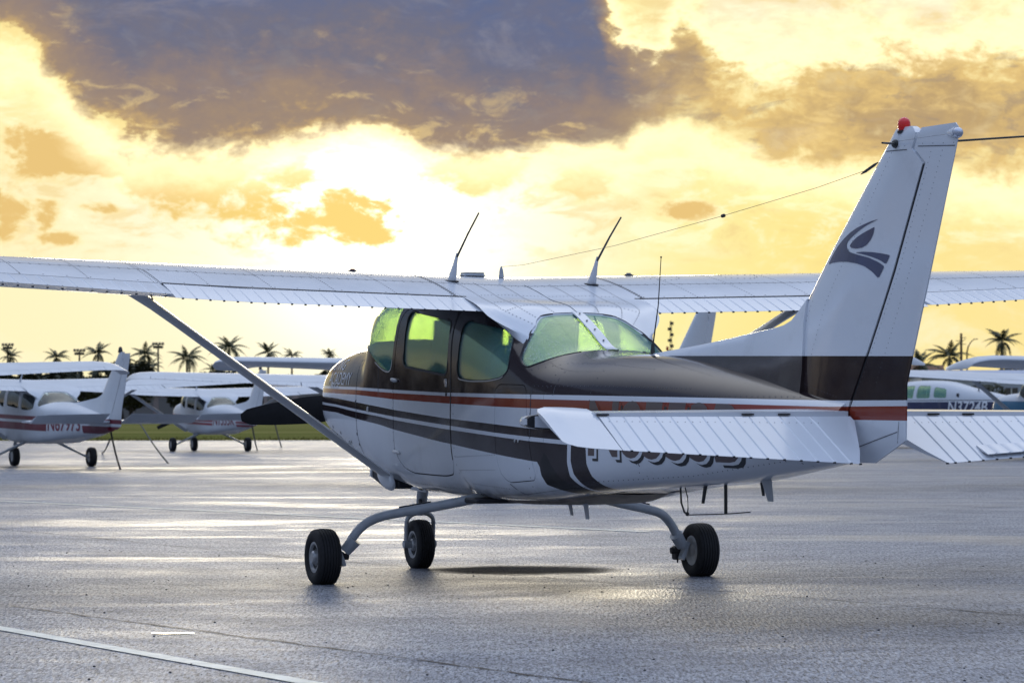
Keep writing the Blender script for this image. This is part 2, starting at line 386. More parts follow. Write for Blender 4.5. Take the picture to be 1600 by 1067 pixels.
def add_box(bm, c, size, rot=None):
    m = Matrix.Translation(c)
    if rot is not None: m = m @ rot.to_4x4()
    m = m @ Matrix.Diagonal((*size, 1))
    return bmesh.ops.create_cube(bm, size=1.0, matrix=m)['verts']
def add_tube(bm, pts, r, n=10, closed=False, flat=None, cap=True):
    """tube along pts, r a number or list; flat=(vector, factor) squashes the section along a direction"""
    pts = [Vector(p) for p in pts]; rows = []
    rr = r if isinstance(r, (list, tuple)) else [r] * len(pts)
    ref = Vector((0, 0, 1))
    for i, p in enumerate(pts):
        a = pts[max(i - 1, 0)]; b = pts[min(i + 1, len(pts) - 1)]
        t = (b - a).normalized()
        if abs(t.dot(ref)) > .95: ref = Vector((1, 0, 0))
        u = t.cross(ref).normalized(); v = t.cross(u).normalized(); ref = -v if False else ref
        ring = []
        for k in range(n):
            an = 2 * math.pi * k / n
            q = u * math.cos(an) * rr[i] + v * math.sin(an) * rr[i]
            if flat: q = q - flat[0] * (q.dot(flat[0]) * (1 - flat[1]))
            ring.append(p + q)
        rows.append(ring)
    add_grid(bm, rows, True, cap, cap)
def add_lathe(bm, prof, centre, axis, n=32):
    """prof: list of (distance along axis, radius)"""
    axis = Vector(axis).normalized(); ref = Vector((0, 0, 1)) if abs(axis.z) < .9 else Vector((1, 0, 0))
    u = axis.cross(ref).normalized(); v = axis.cross(u).normalized(); c = Vector(centre)
    rows = []
    for d, r in prof:
        r = max(r, 1e-4)
        rows.append([c + axis * d + (u * math.cos(2 * math.pi * k / n) + v * math.sin(2 * math.pi * k / n)) * r for k in range(n)])
    add_grid(bm, rows, True, True, True)
def add_ball(bm, c, r, seg=12, scale=(1, 1, 1)):
    m = Matrix.Translation(c) @ Matrix.Diagonal((scale[0] * r, scale[1] * r, scale[2] * r, 1))
    bmesh.ops.create_uvsphere(bm, u_segments=seg, v_segments=max(6, seg // 2), radius=1.0, matrix=m)
def pchip(pts):
    xs = [p[0] for p in pts]; ys = [p[1] for p in pts]; n = len(xs)
    h = [xs[i + 1] - xs[i] for i in range(n - 1)]; d = [(ys[i + 1] - ys[i]) / h[i] for i in range(n - 1)]
    m = [d[0]] + [0.0 if d[i - 1] * d[i] <= 0 else (3 * (h[i - 1] + h[i])) / ((2 * h[i] + h[i - 1]) / d[i - 1] + (h[i] + 2 * h[i - 1]) / d[i]) for i in range(1, n - 1)] + [d[-1]]
    def f(x):
        if x <= xs[0]: return ys[0]
        if x >= xs[-1]: return ys[-1]
        i = 0
        while x > xs[i + 1]: i += 1
        t = (x - xs[i]) / h[i]; t2 = t * t; t3 = t2 * t
        return (2 * t3 - 3 * t2 + 1) * ys[i] + (t3 - 2 * t2 + t) * h[i] * m[i] + (-2 * t3 + 3 * t2) * ys[i + 1] + (t3 - t2) * h[i] * m[i + 1]
    return f
def lerp(x, xs, ys):
    if x <= xs[0]: return ys[0]
    for i in range(len(xs) - 1):
        if x <= xs[i + 1]: return ys[i] + (ys[i + 1] - ys[i]) * (x - xs[i]) / (xs[i + 1] - xs[i])
    return ys[-1]
def chaikin(p, n=3, closed=True, keep=.22):
    for _ in range(n):
        q = []; m = len(p)
        for i in range(m if closed else m - 1):
            a = p[i]; b = p[(i + 1) % m]
            q.append(tuple(a[k] * (1 - keep) + b[k] * keep for k in range(len(a)))); q.append(tuple(a[k] * keep + b[k] * (1 - keep) for k in range(len(a))))
        p = q if closed else [p[0]] + q + [p[-1]]
    return p
def fillet(poly, r, n=6):
    out = []; m = len(poly)
    for i in range(m):
        a = Vector(poly[i - 1]); b = Vector(poly[i]); c = Vector(poly[(i + 1) % m])
        q = min(r, (a - b).length * .45, (c - b).length * .45); p0 = b + (a - b).normalized() * q; p1 = b + (c - b).normalized() * q
        for k in range(n + 1):
            t = k / n; out.append(tuple(p0 * (1 - t) ** 2 + b * 2 * t * (1 - t) + p1 * t * t))
    return out
def inset(poly, d):
    """shrink a closed (s,z) polygon by d"""
    n = len(poly); ar = sum(poly[i][0] * poly[(i + 1) % n][1] - poly[(i + 1) % n][0] * poly[i][1] for i in range(n)); sg = 1 if ar > 0 else -1
    out = []
    for i in range(n):
        a = Vector(poly[i - 1]); b = Vector(poly[i]); c = Vector(poly[(i + 1) % n])
        t = (c - a).normalized(); nn = Vector((-t.y, t.x)) * sg
        out.append(tuple(b + nn * d))
    return out
def prism(poly, y0, y1):
    bm = bmesh.new()
    a = [bm.verts.new(V3(s, y0, z)) for s, z in poly]; b = [bm.verts.new(V3(s, y1, z)) for s, z in poly]
    n = len(poly)
    bm.faces.new(a); bm.faces.new(list(reversed(b)))
    for i in range(n): bm.faces.new((a[i], b[i], b[(i + 1) % n], a[(i + 1) % n]))
    bmesh.ops.recalc_face_normals(bm, faces=bm.faces)
    me = bpy.data.meshes.new('cutter'); bm.to_mesh(me); bm.free()
    o = bpy.data.objects.new('cutter', me); col.objects.link(o); return o
def boolean(me, cutters, op='DIFFERENCE', solver='EXACT'):
    """returns a new mesh; me keeps its materials"""
    o = bpy.data.objects.new('tmp', me); col.objects.link(o)
    for c in cutters:
        m = o.modifiers.new('b', 'BOOLEAN'); m.operation = op; m.object = c; m.solver = solver
    dg = bpy.context.evaluated_depsgraph_get(); dg.update()
    out = bpy.data.meshes.new_from_object(o.evaluated_get(dg))
    bpy.data.objects.remove(o)
    return out
def kill(objs):
    for o in objs:
        me = o.data; bpy.data.objects.remove(o); bpy.data.meshes.remove(me)

class Hull:
    """a lofted superellipse body along the station axis"""
    def __init__(self, table):
        self.s0 = table[0][0]; self.s1 = table[-1][0]
        self.f = [pchip([(r[0], r[k]) for r in table]) for k in range(1, 7)]     # w zb zt zm nt nb
        self.table = table
    def sec(self, s): return [g(s) for g in self.f]
    def ring(self, s, n, off=0.0):
        w, zb, zt, zm, nt, nb = self.sec(s); w = max(w - off, .004); zt = max(zt - off, zm + .004); zb = min(zb + off, zm - .004)
        pts = []
        for k in range(n):
            a = 2 * math.pi * (k + .5) / n; c = math.cos(a); q = math.sin(a)
            e = nt if q >= 0 else nb; h = (zt - zm) if q >= 0 else (zm - zb)
            pts.append(V3(s, w * math.copysign(abs(c) ** (2 / e), c), zm + h * math.copysign(abs(q) ** (2 / e), q)))
        return pts
    def y(self, s, z, off=0.0):
        w, zb, zt, zm, nt, nb = self.sec(s)
        if z >= zm: r = (z - zm) / (zt - zm); e = nt
        else: r = (zm - z) / (zm - zb); e = nb
        r = min(r, .9999)
        return w * (1 - r ** e) ** (1 / e) + off
    def ztop(self, s, y):
        w, zb, zt, zm, nt, nb = self.sec(s); r = min(abs(y) / w, .9999)
        return zm + (zt - zm) * (1 - r ** nt) ** (1 / nt)
    def stations(self, step, extra=()):
        out = [self.s0]
        while out[-1] + step < self.s1: out.append(out[-1] + step)
        out.append(self.s1); out += list(extra); return sorted(set(round(v, 4) for v in out))
    def shell(self, n, st, d0=0.0, d1=.02):
        """closed solid between offsets d0 (outer) and d1 (inner)"""
        verts = []; faces = []; mids = []
        for lay, (off, flip) in enumerate(((d0, False), (d1, True))):
            ss = st if lay == 0 else [max(min(v, self.s1 - d1), self.s0 + d1) for v in st]
            if lay == 1: ss = sorted(set(ss))
            bm = bmesh.new(); add_grid(bm, [self.ring(v, n, off) for v in ss], True, True, True)
            bmesh.ops.recalc_face_normals(bm, faces=bm.faces)
            if flip: bmesh.ops.reverse_faces(bm, faces=bm.faces)
            base = len(verts); bm.verts.index_update()
            verts += [v.co.copy() for v in bm.verts]
            for f in bm.faces: faces.append([base + v.index for v in f.verts]); mids.append(lay)
            bm.free()
        me = bpy.data.meshes.new('shell'); me.from_pydata(verts, [], faces)
        me.polygons.foreach_set('material_index', mids); me.update(); return me

def ribbon(name, path, width, mat, parent, hull, side=1, off=.0015, closed=True, plane='side'):
    """thin strip lying on the hull along a path of (s,z); side=+1 left"""
    bm = bmesh.new(); n = len(path); A = []; B = []
    for i in range(n):
        a = Vector(path[i - 1] if (closed or i > 0) else path[i]); c = Vector(path[(i + 1) % n] if (closed or i < n - 1) else path[i]); b = Vector(path[i])
        t = (c - a).normalized(); nn = Vector((-t.y, t.x)) * width * .5
        p = b + nn; q = b - nn
        A.append(bm.verts.new(V3(p.x, side * hull.y(p.x, p.y, off), p.y))); B.append(bm.verts.new(V3(q.x, side * hull.y(q.x, q.y, off), q.y)))
    for i in range(n if closed else n - 1):
        k = (i + 1) % n; bm.faces.new((A[i], A[k], B[k], B[i]))
    return obj(name, bm, mat, parent)
def densify(path, step=.04, closed=False):
    out = []; n = len(path)
    for i in range(n if closed else n - 1):
        a = Vector(path[i]); b = Vector(path[(i + 1) % n]); k = max(1, int((b - a).length / step))
        for j in range(k): out.append(tuple(a.lerp(b, j / k)))
    if not closed: out.append(tuple(path[-1]))
    return out

# text lying on a surface: yfun(s,z) gives the height
def text_mesh(body, size, shear=0.0, bold=0.0, spacing=1.0):
    cu = bpy.data.curves.new('t', 'FONT'); cu.body = body; cu.size = size; cu.shear = shear; cu.offset = bold; cu.space_character = spacing; cu.resolution_u = 4
    o = bpy.data.objects.new('t', cu); col.objects.link(o)
    dg = bpy.context.evaluated_depsgraph_get(); dg.update()
    me = bpy.data.meshes.new_from_object(o.evaluated_get(dg)); bpy.data.objects.remove(o); bpy.data.curves.remove(cu)
    return me
def decal(name, me, fmap, mat, parent, cuts=6):
    """me: flat mesh in its xy plane; fmap maps (u,v) to a local point"""
    bm = bmesh.new(); bm.from_mesh(me); bpy.data.meshes.remove(me)
    if bm.verts:
        v0 = min(v.co.y for v in bm.verts); v1 = max(v.co.y for v in bm.verts); u0 = min(v.co.x for v in bm.verts); u1 = max(v.co.x for v in bm.verts)
        for k in range(1, cuts):
            bmesh.ops.bisect_plane(bm, geom=bm.verts[:] + bm.edges[:] + bm.faces[:], plane_co=(0, v0 + (v1 - v0) * k / cuts, 0), plane_no=(0, 1, 0))
        for k in range(1, cuts * 2):
            bmesh.ops.bisect_plane(bm, geom=bm.verts[:] + bm.edges[:] + bm.faces[:], plane_co=(u0 + (u1 - u0) * k / (cuts * 2), 0, 0), plane_no=(1, 0, 0))
    for v in bm.verts: v.co = fmap(v.co.x, v.co.y)
    return obj(name, bm, mat, parent, None)
def poly_mesh(poly):
    bm = bmesh.new(); vs = [bm.verts.new((a, b, 0)) for a, b in poly]
    es = [bm.edges.new((vs[i], vs[(i + 1) % len(vs)])) for i in range(len(vs))]
    bmesh.ops.triangle_fill(bm, edges=es, use_beauty=True)
    me = bpy.data.meshes.new('p'); bm.to_mesh(me); bm.free(); return me

# NACA 2412
def naca(x, t=.12, m=.02, p=.4):
    x = min(max(x, 0), 1)
    yt = 5 * t * (.2969 * math.sqrt(x) - .1260 * x - .3516 * x * x + .2843 * x ** 3 - .1036 * x ** 4)
    yc = m / p ** 2 * (2 * p * x - x * x) if x < p else m / (1 - p) ** 2 * ((1 - 2 * p) + 2 * p * x - x * x)
    return yc + yt, yc - yt
class Wing:
    def __init__(s, le, chord, zle, inc): s.le, s.chord, s.zle, s.inc = le, chord, zle, inc
    def P(s, y, xc, zc):
        a = abs(y); c = s.chord(a); t = s.inc(a); ct, st = math.cos(t), math.sin(t)
        return V3(s.le(a) + c * (xc * ct + zc * st), y, s.zle(a) - c * xc * st + c * zc * ct)
    def up(s, y, xc, off=0.0): return s.P(y, xc, naca(xc)[0] + off / s.chord(abs(y)))
    def lo(s, y, xc, off=0.0): return s.P(y, xc, naca(xc)[1] - off / s.chord(abs(y)))
    def section(s, y, x0, x1, nx, bead=0.0, k=1.0, nose=False):
        """closed section loop from x1 upper round the nose to x1 lower"""
        if x0 <= 0: xs = [x1 * (1 - math.cos(math.pi * i / nx / 2)) for i in range(nx, -1, -1)]
        else: xs = [x0 + (x1 - x0) * i / nx for i in range(nx, -1, -1)]
        pts = []; c = s.chord(abs(y))
        for i, x in enumerate(xs):
            b = bead / c if (0 < i < nx or (bead and i == 0)) else 0
            pts.append(s.P(y, x, naca(x)[0] * k + b))
        if x0 > 0 and nose:
            zu, zl = naca(x0); pts.append(s.P(y, x0 - .012, zu * .5 + zl * .5))
        for x in reversed(xs if x0 > 0 else xs[:-1]): pts.append(s.P(y, x, naca(x)[1] * k - (.0006 if x >= .999 else 0)))
        return pts
def surf(bm, wing, ys, x0, x1, nx, beads=None, hinge_rot=0.0, bead_h=.005, nose=False, shape=None):
    """control surface or wing panel between span stations"""
    rows = []
    for y in ys:
        b = bead_h if (beads and any(abs(y - q) < 1e-6 for q in beads)) else 0.0
        xx0, xx1 = (x0, x1) if shape is None else shape(y, x0, x1)
        pts = wing.section(y, xx0, xx1, nx, b, nose=nose)
        if hinge_rot:
            hp = wing.P(y, x0, naca(x0)[0] * .2 + naca(x0)[1] * .8)
            m = Matrix.Translation(hp) @ Matrix.Rotation(hinge_rot, 4, 'Y') @ Matrix.Translation(-hp)
            pts = [m @ p for p in pts]
        rows.append(pts)
    add_grid(bm, rows, True, True, True)
    bmesh.ops.recalc_face_normals(bm, faces=bm.faces)
def bead_ys(y0, y1, step, w=.0055):
    n = max(1, round((y1 - y0) / step)); bs = [y0 + (y1 - y0) * (i + .5) / n for i in range(n)]
    ys = [y0] + [v for b in bs for v in (b - w, b, b + w)] + [y1]
    return ys, bs

# ------------------------------------------------------------------ ground
def ground_mat():
    m = bpy.data.materials.new('asphalt'); m.use_nodes = True; t = NT(m.node_tree); p = m.node_tree.nodes['Principled BSDF']
    oc = t.new('ShaderNodeTexCoord').outputs['Object']; x, y, z = t.sep(oc)
    gv = t.comb(x, t.mul(y, .16), 0)
    fine = t.noise(gv, 95, 2, .8); grit = t.noise(gv, 42, 2, .7); mid = t.noise(oc, 2.2, 5, .6); big = t.noise(t.comb(t.mul(x, .55), y, 0), .42, 4, .55, .4); huge = t.noise(t.comb(t.mul(x, .35), y, 3.0), .16, 3, .5, .3)
    vor = t.new('ShaderNodeTexVoronoi'); t.put(vor.inputs['Vector'], gv); vor.inputs['Scale'].default_value = 60
    fine = t.add(t.mul(fine, .6), t.mul(grit, .4))
    base = t.mix(t.lin(fine, .40, .60), (.020, .023, .030, 1), (.40, .425, .48, 1))
    base = t.mix(t.mul(t.lt(vor.outputs['Distance'], .20), .6), base, (.36, .36, .39, 1))
    wornp = t.noise(oc, .55, 4, .6); base = t.mix(t.ss(wornp, .45, .70, 0, .35), base, (.055, .058, .07, 1))
    base = t.mix(t.ss(mid, .35, .7, .0, .22), base, (.06, .06, .072, 1))
    t.put(p.inputs['Base Color'], base)
    strk = t.noise(t.comb(t.mul(x, .22), y, 9.0), 1.1, 4, .6, .3)
    wet = t.mul(t.mx(t.ss(big, .46, .64), t.ss(strk, .54, .66)), t.ss(huge, .32, .54))
    rough = t.add(t.lin(mid, .3, .7, .50, .60), t.mul(wet, -.17))
    p.inputs['Specular Tint'].default_value = (.80, .87, 1.0, 1); t.put(p.inputs['Roughness'], rough); t.put(p.inputs['Specular IOR Level'], t.add(t.lin(fine, .40, .60, .22, .62), t.mul(wet, .14)))
    b1 = t.new('ShaderNodeBump'); b1.inputs['Strength'].default_value = .8; b1.inputs['Distance'].default_value = .006
    t.put(b1.inputs['Height'], t.add(fine, t.mul(vor.outputs['Distance'], .6)))
    b2 = t.new('ShaderNodeBump'); b2.inputs['Strength'].default_value = .35; b2.inputs['Distance'].default_value = .05
    t.put(b2.inputs['Height'], t.add(big, t.mul(huge, 1.5))); t.put(b2.inputs['Normal'], b1.outputs[0])
    t.put(p.inputs['Normal'], b2.outputs[0]); MATS['asphalt'] = m
    g = bpy.data.materials.new('grass_field'); g.use_nodes = True; t = NT(g.node_tree); p = g.node_tree.nodes['Principled BSDF']
    oc = t.new('ShaderNodeTexCoord').outputs['Object']; x, y, z = t.sep(oc)
    a = t.noise(t.comb(t.mul(x, .2), y, 0), .12, 5, .6); b = t.noise(oc, 3, 5, .7)
    c = t.mix(t.ss(a, .38, .62), (.14, .145, .035, 1), (.26, .23, .075, 1)); c = t.mix(t.lin(b, .3, .7, 0, .5), c, (.09, .095, .03, 1))
    t.put(p.inputs['Base Color'], c); p.inputs['Roughness'].default_value = 1; p.inputs['Specular IOR Level'].default_value = 0; MATS['grass_field'] = g
    w = bpy.data.materials.new('puddle_water'); w.use_nodes = True; p = w.node_tree.nodes['Principled BSDF']
    p.inputs['Base Color'].default_value = (.035, .033, .035, 1); p.inputs['Roughness'].default_value = .16; p.inputs['IOR'].default_value = 1.33; MATS['puddle_water'] = w
ground_mat()
def sheet(name, x0, x1, y0, y1, z, mat, n=1):
    bm = bmesh.new(); bmesh.ops.create_grid(bm, x_segments=n, y_segments=n, size=.5, matrix=Matrix.Translation(((x0 + x1) / 2, (y0 + y1) / 2, z)) @ Matrix.Diagonal((x1 - x0, y1 - y0, 1, 1)))
    return structure(obj(name, bm, mat, None, None))
APRON_FAR = 124.0
sheet('grass_field', -2500, 2500, -2500, 3500, -.02, 'grass_field')
sheet('apron', -220, 220, -160, APRON_FAR, 0.0, 'asphalt')
GD = CAMH * 5225.9
def gp(px_, py_, z=0.0):
    """ground point seen at a photograph pixel (used only to read positions off the photo)"""
    d = (CAMH - z) * 5225.9 / (py_ - 642.6); return Vector(((px_ - 800) / 5225.9 * d, d, z))
def strip(name, pts, width, mat, z=.004, jitter=0.0):
    bm = bmesh.new(); A = []; B = []
    for i, p in enumerate(pts):
        a = pts[max(i - 1, 0)]; c = pts[min(i + 1, len(pts) - 1)]; t = (c - a).normalized(); nn = Vector((-t.y, t.x, 0)) * width * .5 * (1 + random.uniform(-jitter, jitter))
        A.append(bm.verts.new((p.x + nn.x, p.y + nn.y, z))); B.append(bm.verts.new((p.x - nn.x, p.y - nn.y, z)))
    for i in range(len(pts) - 1): bm.faces.new((A[i], A[i + 1], B[i + 1], B[i]))
    return structure(obj(name, bm, mat, None, None))
def seg(a, b, n, wob=0.0): return [a.lerp(b, i / n) + Vector((random.uniform(-wob, wob), random.uniform(-wob, wob), 0)) for i in range(n + 1)]
strip('painted_line', seg(gp(-60, 969), gp(540, 1076), 12), .10, 'line_paint')
strip('painted_line', seg(gp(-700, 747), gp(1010, 831), 24), .12, 'line_paint', .004)
strip('pavement_joint', seg(gp(-300, 900), gp(20, 945), 6, .01) + seg(gp(20, 945), gp(1100, 1090), 60, .012)[1:], .016, 'dark_line', .003, .6)
strip('pavement_joint', seg(gp(-250, 800), gp(480, 872), 30, .02) + seg(gp(480, 872), gp(2200, 1010), 60, .02)[1:], .014, 'dark_line', .003, .6)
def puddle(cx, cy, rx, ry, seed, name='puddle', mat='puddle_water', n=48):
    bm = bmesh.new(); vs = []; rn = random.Random(seed); ph = [rn.uniform(0, 6.28) for _ in range(5)]
    for k in range(n):
        a = 2 * math.pi * k / n; r = 1 + sum(.16 / (q + 1) * math.sin((q + 2) * a + ph[q]) for q in range(5))
        vs.append(bm.verts.new((cx + rx * r * math.cos(a), cy + ry * r * math.sin(a), .0045)))
    bm.faces.new(vs)
    return structure(obj(name, bm, mat, None, None))
p0 = gp(815, 890.5); puddle(p0.x, p0.y, .66, .85, 3, 'dark_patch', 'dark_asphalt')  # darker patch of asphalt behind the nose wheel, soft at the edge
p0 = gp(268, 988.5); puddle(p0.x, p0.y, .085, .05, 4)
# loose grit lying on the apron
bm = bmesh.new()
for i in range(260):
    d = 12.5 + 14 * random.random() ** 1.3; x = random.uniform(-.17, .17) * d; r = random.choice((.0025, .003, .004, .0055))
    bmesh.ops.create_icosphere(bm, subdivisions=1, radius=r, matrix=Matrix.Translation((x, d, r * .5)) @ Matrix.Diagonal((1.3, 1.0, .7, 1)))
tag(obj('grit', bm, 'pebble'), 'dark loose grit scattered over the wet apron', 'grit', kind='stuff')

# ------------------------------------------------------------------ high-wing aeroplane data
HIGH = [  # station, half width, bottom, top, height of widest, top exponent, bottom exponent
    (-1.24, .30, .95, 1.265, 1.10, 2.6, 2.2), (-1.20, .375, .89, 1.335, 1.10, 3.0, 2.2), (-1.10, .43, .82, 1.415, 1.10, 3.3, 2.2), (-.9, .465, .755, 1.465, 1.10, 3.4, 2.3), (-.6, .495, .695, 1.50, 1.10, 3.5, 2.5),
    (-.1, .528, .61, 1.522, 1.10, 3.6, 3.0), (.03, .533, .592, 1.545, 1.10, 3.8, 3.2), (.10, .535, .58, 1.68, 1.10, 4.8, 3.4), (.18, .538, .573, 1.775, 1.11, 6.0, 3.5), (.42, .541, .55, 1.812, 1.12, 6.6, 3.6), (.7, .545, .53, 1.812, 1.15, 6.0, 4),
    (1.0, .548, .52, 1.815, 1.15, 5.0, 4), (1.4, .55, .515, 1.82, 1.15, 4.8, 4.8), (1.7, .548, .515, 1.785, 1.15, 4.4, 4), (2.0, .545, .515, 1.735, 1.15, 4.0, 5.5), (2.2, .54, .518, 1.70, 1.15, 3.5, 6),
    (2.43, .535, .522, 1.648, 1.15, 3.0, 6.5), (2.7, .522, .53, 1.535, 1.13, 2.7, 7), (2.95, .503, .548, 1.42, 1.10, 2.5, 7.5), (3.2, .473, .572, 1.392, 1.08, 2.4, 7.5), (3.55, .43, .602, 1.383, 1.07, 2.35, 7),
    (4.1, .362, .636, 1.352, 1.05, 2.3, 5), (4.76, .278, .672, 1.275, 1.02, 2.2, 3.6), (5.3, .205, .722, 1.20, 1.0, 2.2, 2.9), (5.7, .15, .765, 1.145, .98, 2.2, 2.3), (5.99, .105, .80, 1.105, .97, 2.2, 2.3)]
hull = Hull(HIGH)
wing = Wing(lambda y: .69 + (0 if y < 2.54 else (y - 2.54) * .082), lambda y: 1.63 if y < 2.54 else 1.63 - (y - 2.54) * .168, lambda y: 1.845 + (y - .5) * .0264, lambda y: R(6.4) - (0 if y < 2.0 else (y - 2.0) * R(.75)))
HX = .815   # hinge fraction
DOORP = [(.665, .80), (.668, 1.22), (.70, 1.40), (.79, 1.725), (1.70, 1.70), (1.735, 1.60), (1.738, 1.22), (1.715, .735), (1.66, .668), (1.55, .655), (.92, .662), (.76, .70)]
WIN1 = [(.865, 1.350), (.895, 1.70), (1.675, 1.615), (1.663, 1.283)]
WIN2 = [(1.828, 1.266), (1.862, 1.618), (2.47, 1.535), (2.545, 1.455), (2.602, 1.30), (2.52, 1.262), (2.33, 1.247), (2.05, 1.248)]
WSH = [(.63, 1.318), (.50, 1.325), (.34, 1.375), (.18, 1.45), (.03, 1.53), (-.06, 1.60), (-.06, 2.0), (.72, 2.0), (.755, 1.75)]
REARW = [(2.742, 1.335), (2.80, 1.318), (2.88, 1.35), (2.96, 1.405), (3.06, 1.55), (3.06, 1.9), (2.43, 1.9), (2.44, 1.625), (2.50, 1.59), (2.56, 1.55), (2.61, 1.50), (2.645, 1.45), (2.69, 1.37)]
BAG = [(2.43, 1.19), (2.425, .95), (2.45, .78), (2.50, .68), (2.60, .635), (2.78, .645), (2.95, .655), (2.975, .69), (2.93, .80), (2.885, .95), (2.868, 1.18), (2.83, 1.215), (2.50, 1.222)]
rw1 = fillet(WIN1, .06); rw2 = fillet(WIN2, .075); rwsh = fillet(WSH, .08); rrear = fillet(REARW, .06, 4); rdoor = fillet(DOORP, .10); rbag = fillet(BAG, .06, 4)

def fin_data():
    le = lambda z: lerp(z, [1.05, 1.20, 1.464, 1.511, 1.61, 1.879, 2.371, 2.43, 2.46], [5.30, 5.324, 5.371, 5.42, 5.489, 5.79, 6.385, 6.445, 6.50])
    hg = lambda z: lerp(z, [.8, 1.064, 1.318, 1.722, 2.251, 2.329, 2.415, 2.46], [6.0, 6.003, 6.176, 6.446, 6.753, 6.658, 6.71, 6.72])
    te = lambda z: lerp(z, [.79, .913, 1.188, 1.739, 2.30, 2.373, 2.424], [6.20, 6.543, 6.552, 6.80, 7.047, 7.075, 7.075])
    return le, hg, te
LE, HG, TEr = fin_data()
def fin_half(s, z):
    """half thickness of the fin + rudder"""
    a, b = LE(z), TEr(z); x = (s - a) / (b - a); x = min(max(x, 0), 1)
    tmax = lerp(z, [1.0, 1.5, 2.2, 2.4, 2.46], [.062, .055, .036, .030, .004])
    return tmax * min(1.0, 2.9 * math.sqrt(x) - 2.1 * x * .9) * (1 if x < .35 else max(.07, 1 - (x - .35) / .65 * .95))
def vertical_surface(bm, zs, f0, f1, n, blunt0=False):
    rows = []
    for z in zs:
        a, b = f0(z), f1(z); xs = [a + (b - a) * (1 - math.cos(math.pi * i / n / (1 if not blunt0 else 1))) / 2 for i in range(n + 1)]
        L = [V3(s, fin_half(s, z), z) for s in xs]; Rr = [V3(s, -fin_half(s, z), z) for s in reversed(xs[1:-1] if not blunt0 else xs)]
        rows.append(L + Rr)
    add_grid(bm, rows, True, True, True); bmesh.ops.recalc_face_normals(bm, faces=bm.faces)

def rivet_row(bm, p0f, n, r=.0042, h=.0014):
    """p0f(i) -> (point, normal)"""
    for i in range(n):
        p, nn = p0f(i); u = nn.orthogonal().normalized(); v = nn.cross(u)
        ring = [bm.verts.new(p + (u * math.cos(k * math.pi / 3) + v * math.sin(k * math.pi / 3)) * r) for k in range(6)]; c = bm.verts.new(p + nn * h)
        for k in range(6): bm.faces.new((ring[k], ring[(k + 1) % 6], c))
def wpt(y, x, off=.0008):
    p = wing.up(y, x); q = wing.up(y, min(x + .01, 1)); r = wing.up(y + .01, x); nn = (q - p).cross(r - p).normalized()
    if nn.z < 0: nn = -nn
    return p + nn * off, nn
def wing_line(bm, pts, width, off=.0015):
    A = []; B = []
    P_ = [wpt(y, x, off) for y, x in pts]
    for i, (p, nn) in enumerate(P_):
        a = P_[max(i - 1, 0)][0]; c = P_[min(i + 1, len(P_) - 1)][0]; t = (c - a).normalized(); b = nn.cross(t).normalized() * width * .5
        A.append(bm.verts.new(p + b)); B.append(bm.verts.new(p - b))
    for i in range(len(P_) - 1): bm.faces.new((A[i], A[i + 1], B[i + 1], B[i]))

# ------------------------------------------------------------------ wheel
def wheel(parent, c, axis, Rr, w, outer_hub=True, name='wheel'):
    o = bpy.data.objects.new(name, None); col.objects.link(o); o.parent = parent; o.location = c; o.empty_display_size = .1
    z = Vector((0, 0, 1)); ax = Vector(axis).normalized(); q = z.rotation_difference(ax)
    bm = bmesh.new(); h = w / 2; rim = Rr * .50
    prof = [(-h * .62, rim), (-h * .86, rim + .012), (-h, Rr * .72), (-h * .95, Rr * .86), (-h * .80, Rr * .95)]
    gro = [-.60, -.36, -.12, .12, .36, .60]
    for g in gro:
        rr = Rr * (1 - .035 * (abs(g) / .8) ** 2); prof += [(h * (g - .035), rr), (h * (g - .022), rr - .006), (h * (g + .022), rr - .006), (h * (g + .035), rr)]
    prof += [(h * .80, Rr * .95), (h * .95, Rr * .86), (h, Rr * .72), (h * .86, rim + .012), (h * .62, rim)]
    add_lathe(bm, prof, (0, 0, 0), ax, 48); fix(bm)
    # flatten where it carries the load
    for v in bm.verts:
        if v.co.z < -Rr * .945: v.co.z = -Rr * .945; v.co += ax * (v.co.dot(ax)) * .05
    obj('tyre', bm, 'rubber', o, 35)
    bm = bmesh.new()
    sgn = 1
    add_lathe(bm, [(-h * .66, .03), (-h * .66, rim * .55), (-h * .8, rim * .8), (-h * .8, rim + .008), (h * .8, rim + .008), (h * .8, rim * .93), (h * .62, rim * .86), (h * .62, rim * .52), (h * .88, rim * .46), (h * .98, rim * .36), (h * 1.0, rim * .05)], (0, 0, 0), ax, 40); fix(bm)
    obj('rim', bm, 'rim_metal', o, 30)
    bm = bmesh.new()
    u = ax.orthogonal().normalized(); v = ax.cross(u)
    for k in range(36):
        an = 2 * math.pi * k / 36; d = u * math.cos(an) + v * math.sin(an); tq = ax.cross(d)
        a0 = d * rim * .60 + ax * h * .635; a1 = d * rim * .80 + ax * h * .635
        ww = .0035
        bm.faces.new([bm.verts.new(a0 - tq * ww), bm.verts.new(a1 - tq * ww), bm.verts.new(a1 + tq * ww), bm.verts.new(a0 + tq * ww)])
    obj('vent_slots', bm, 'dark_line', o, None)
    return o

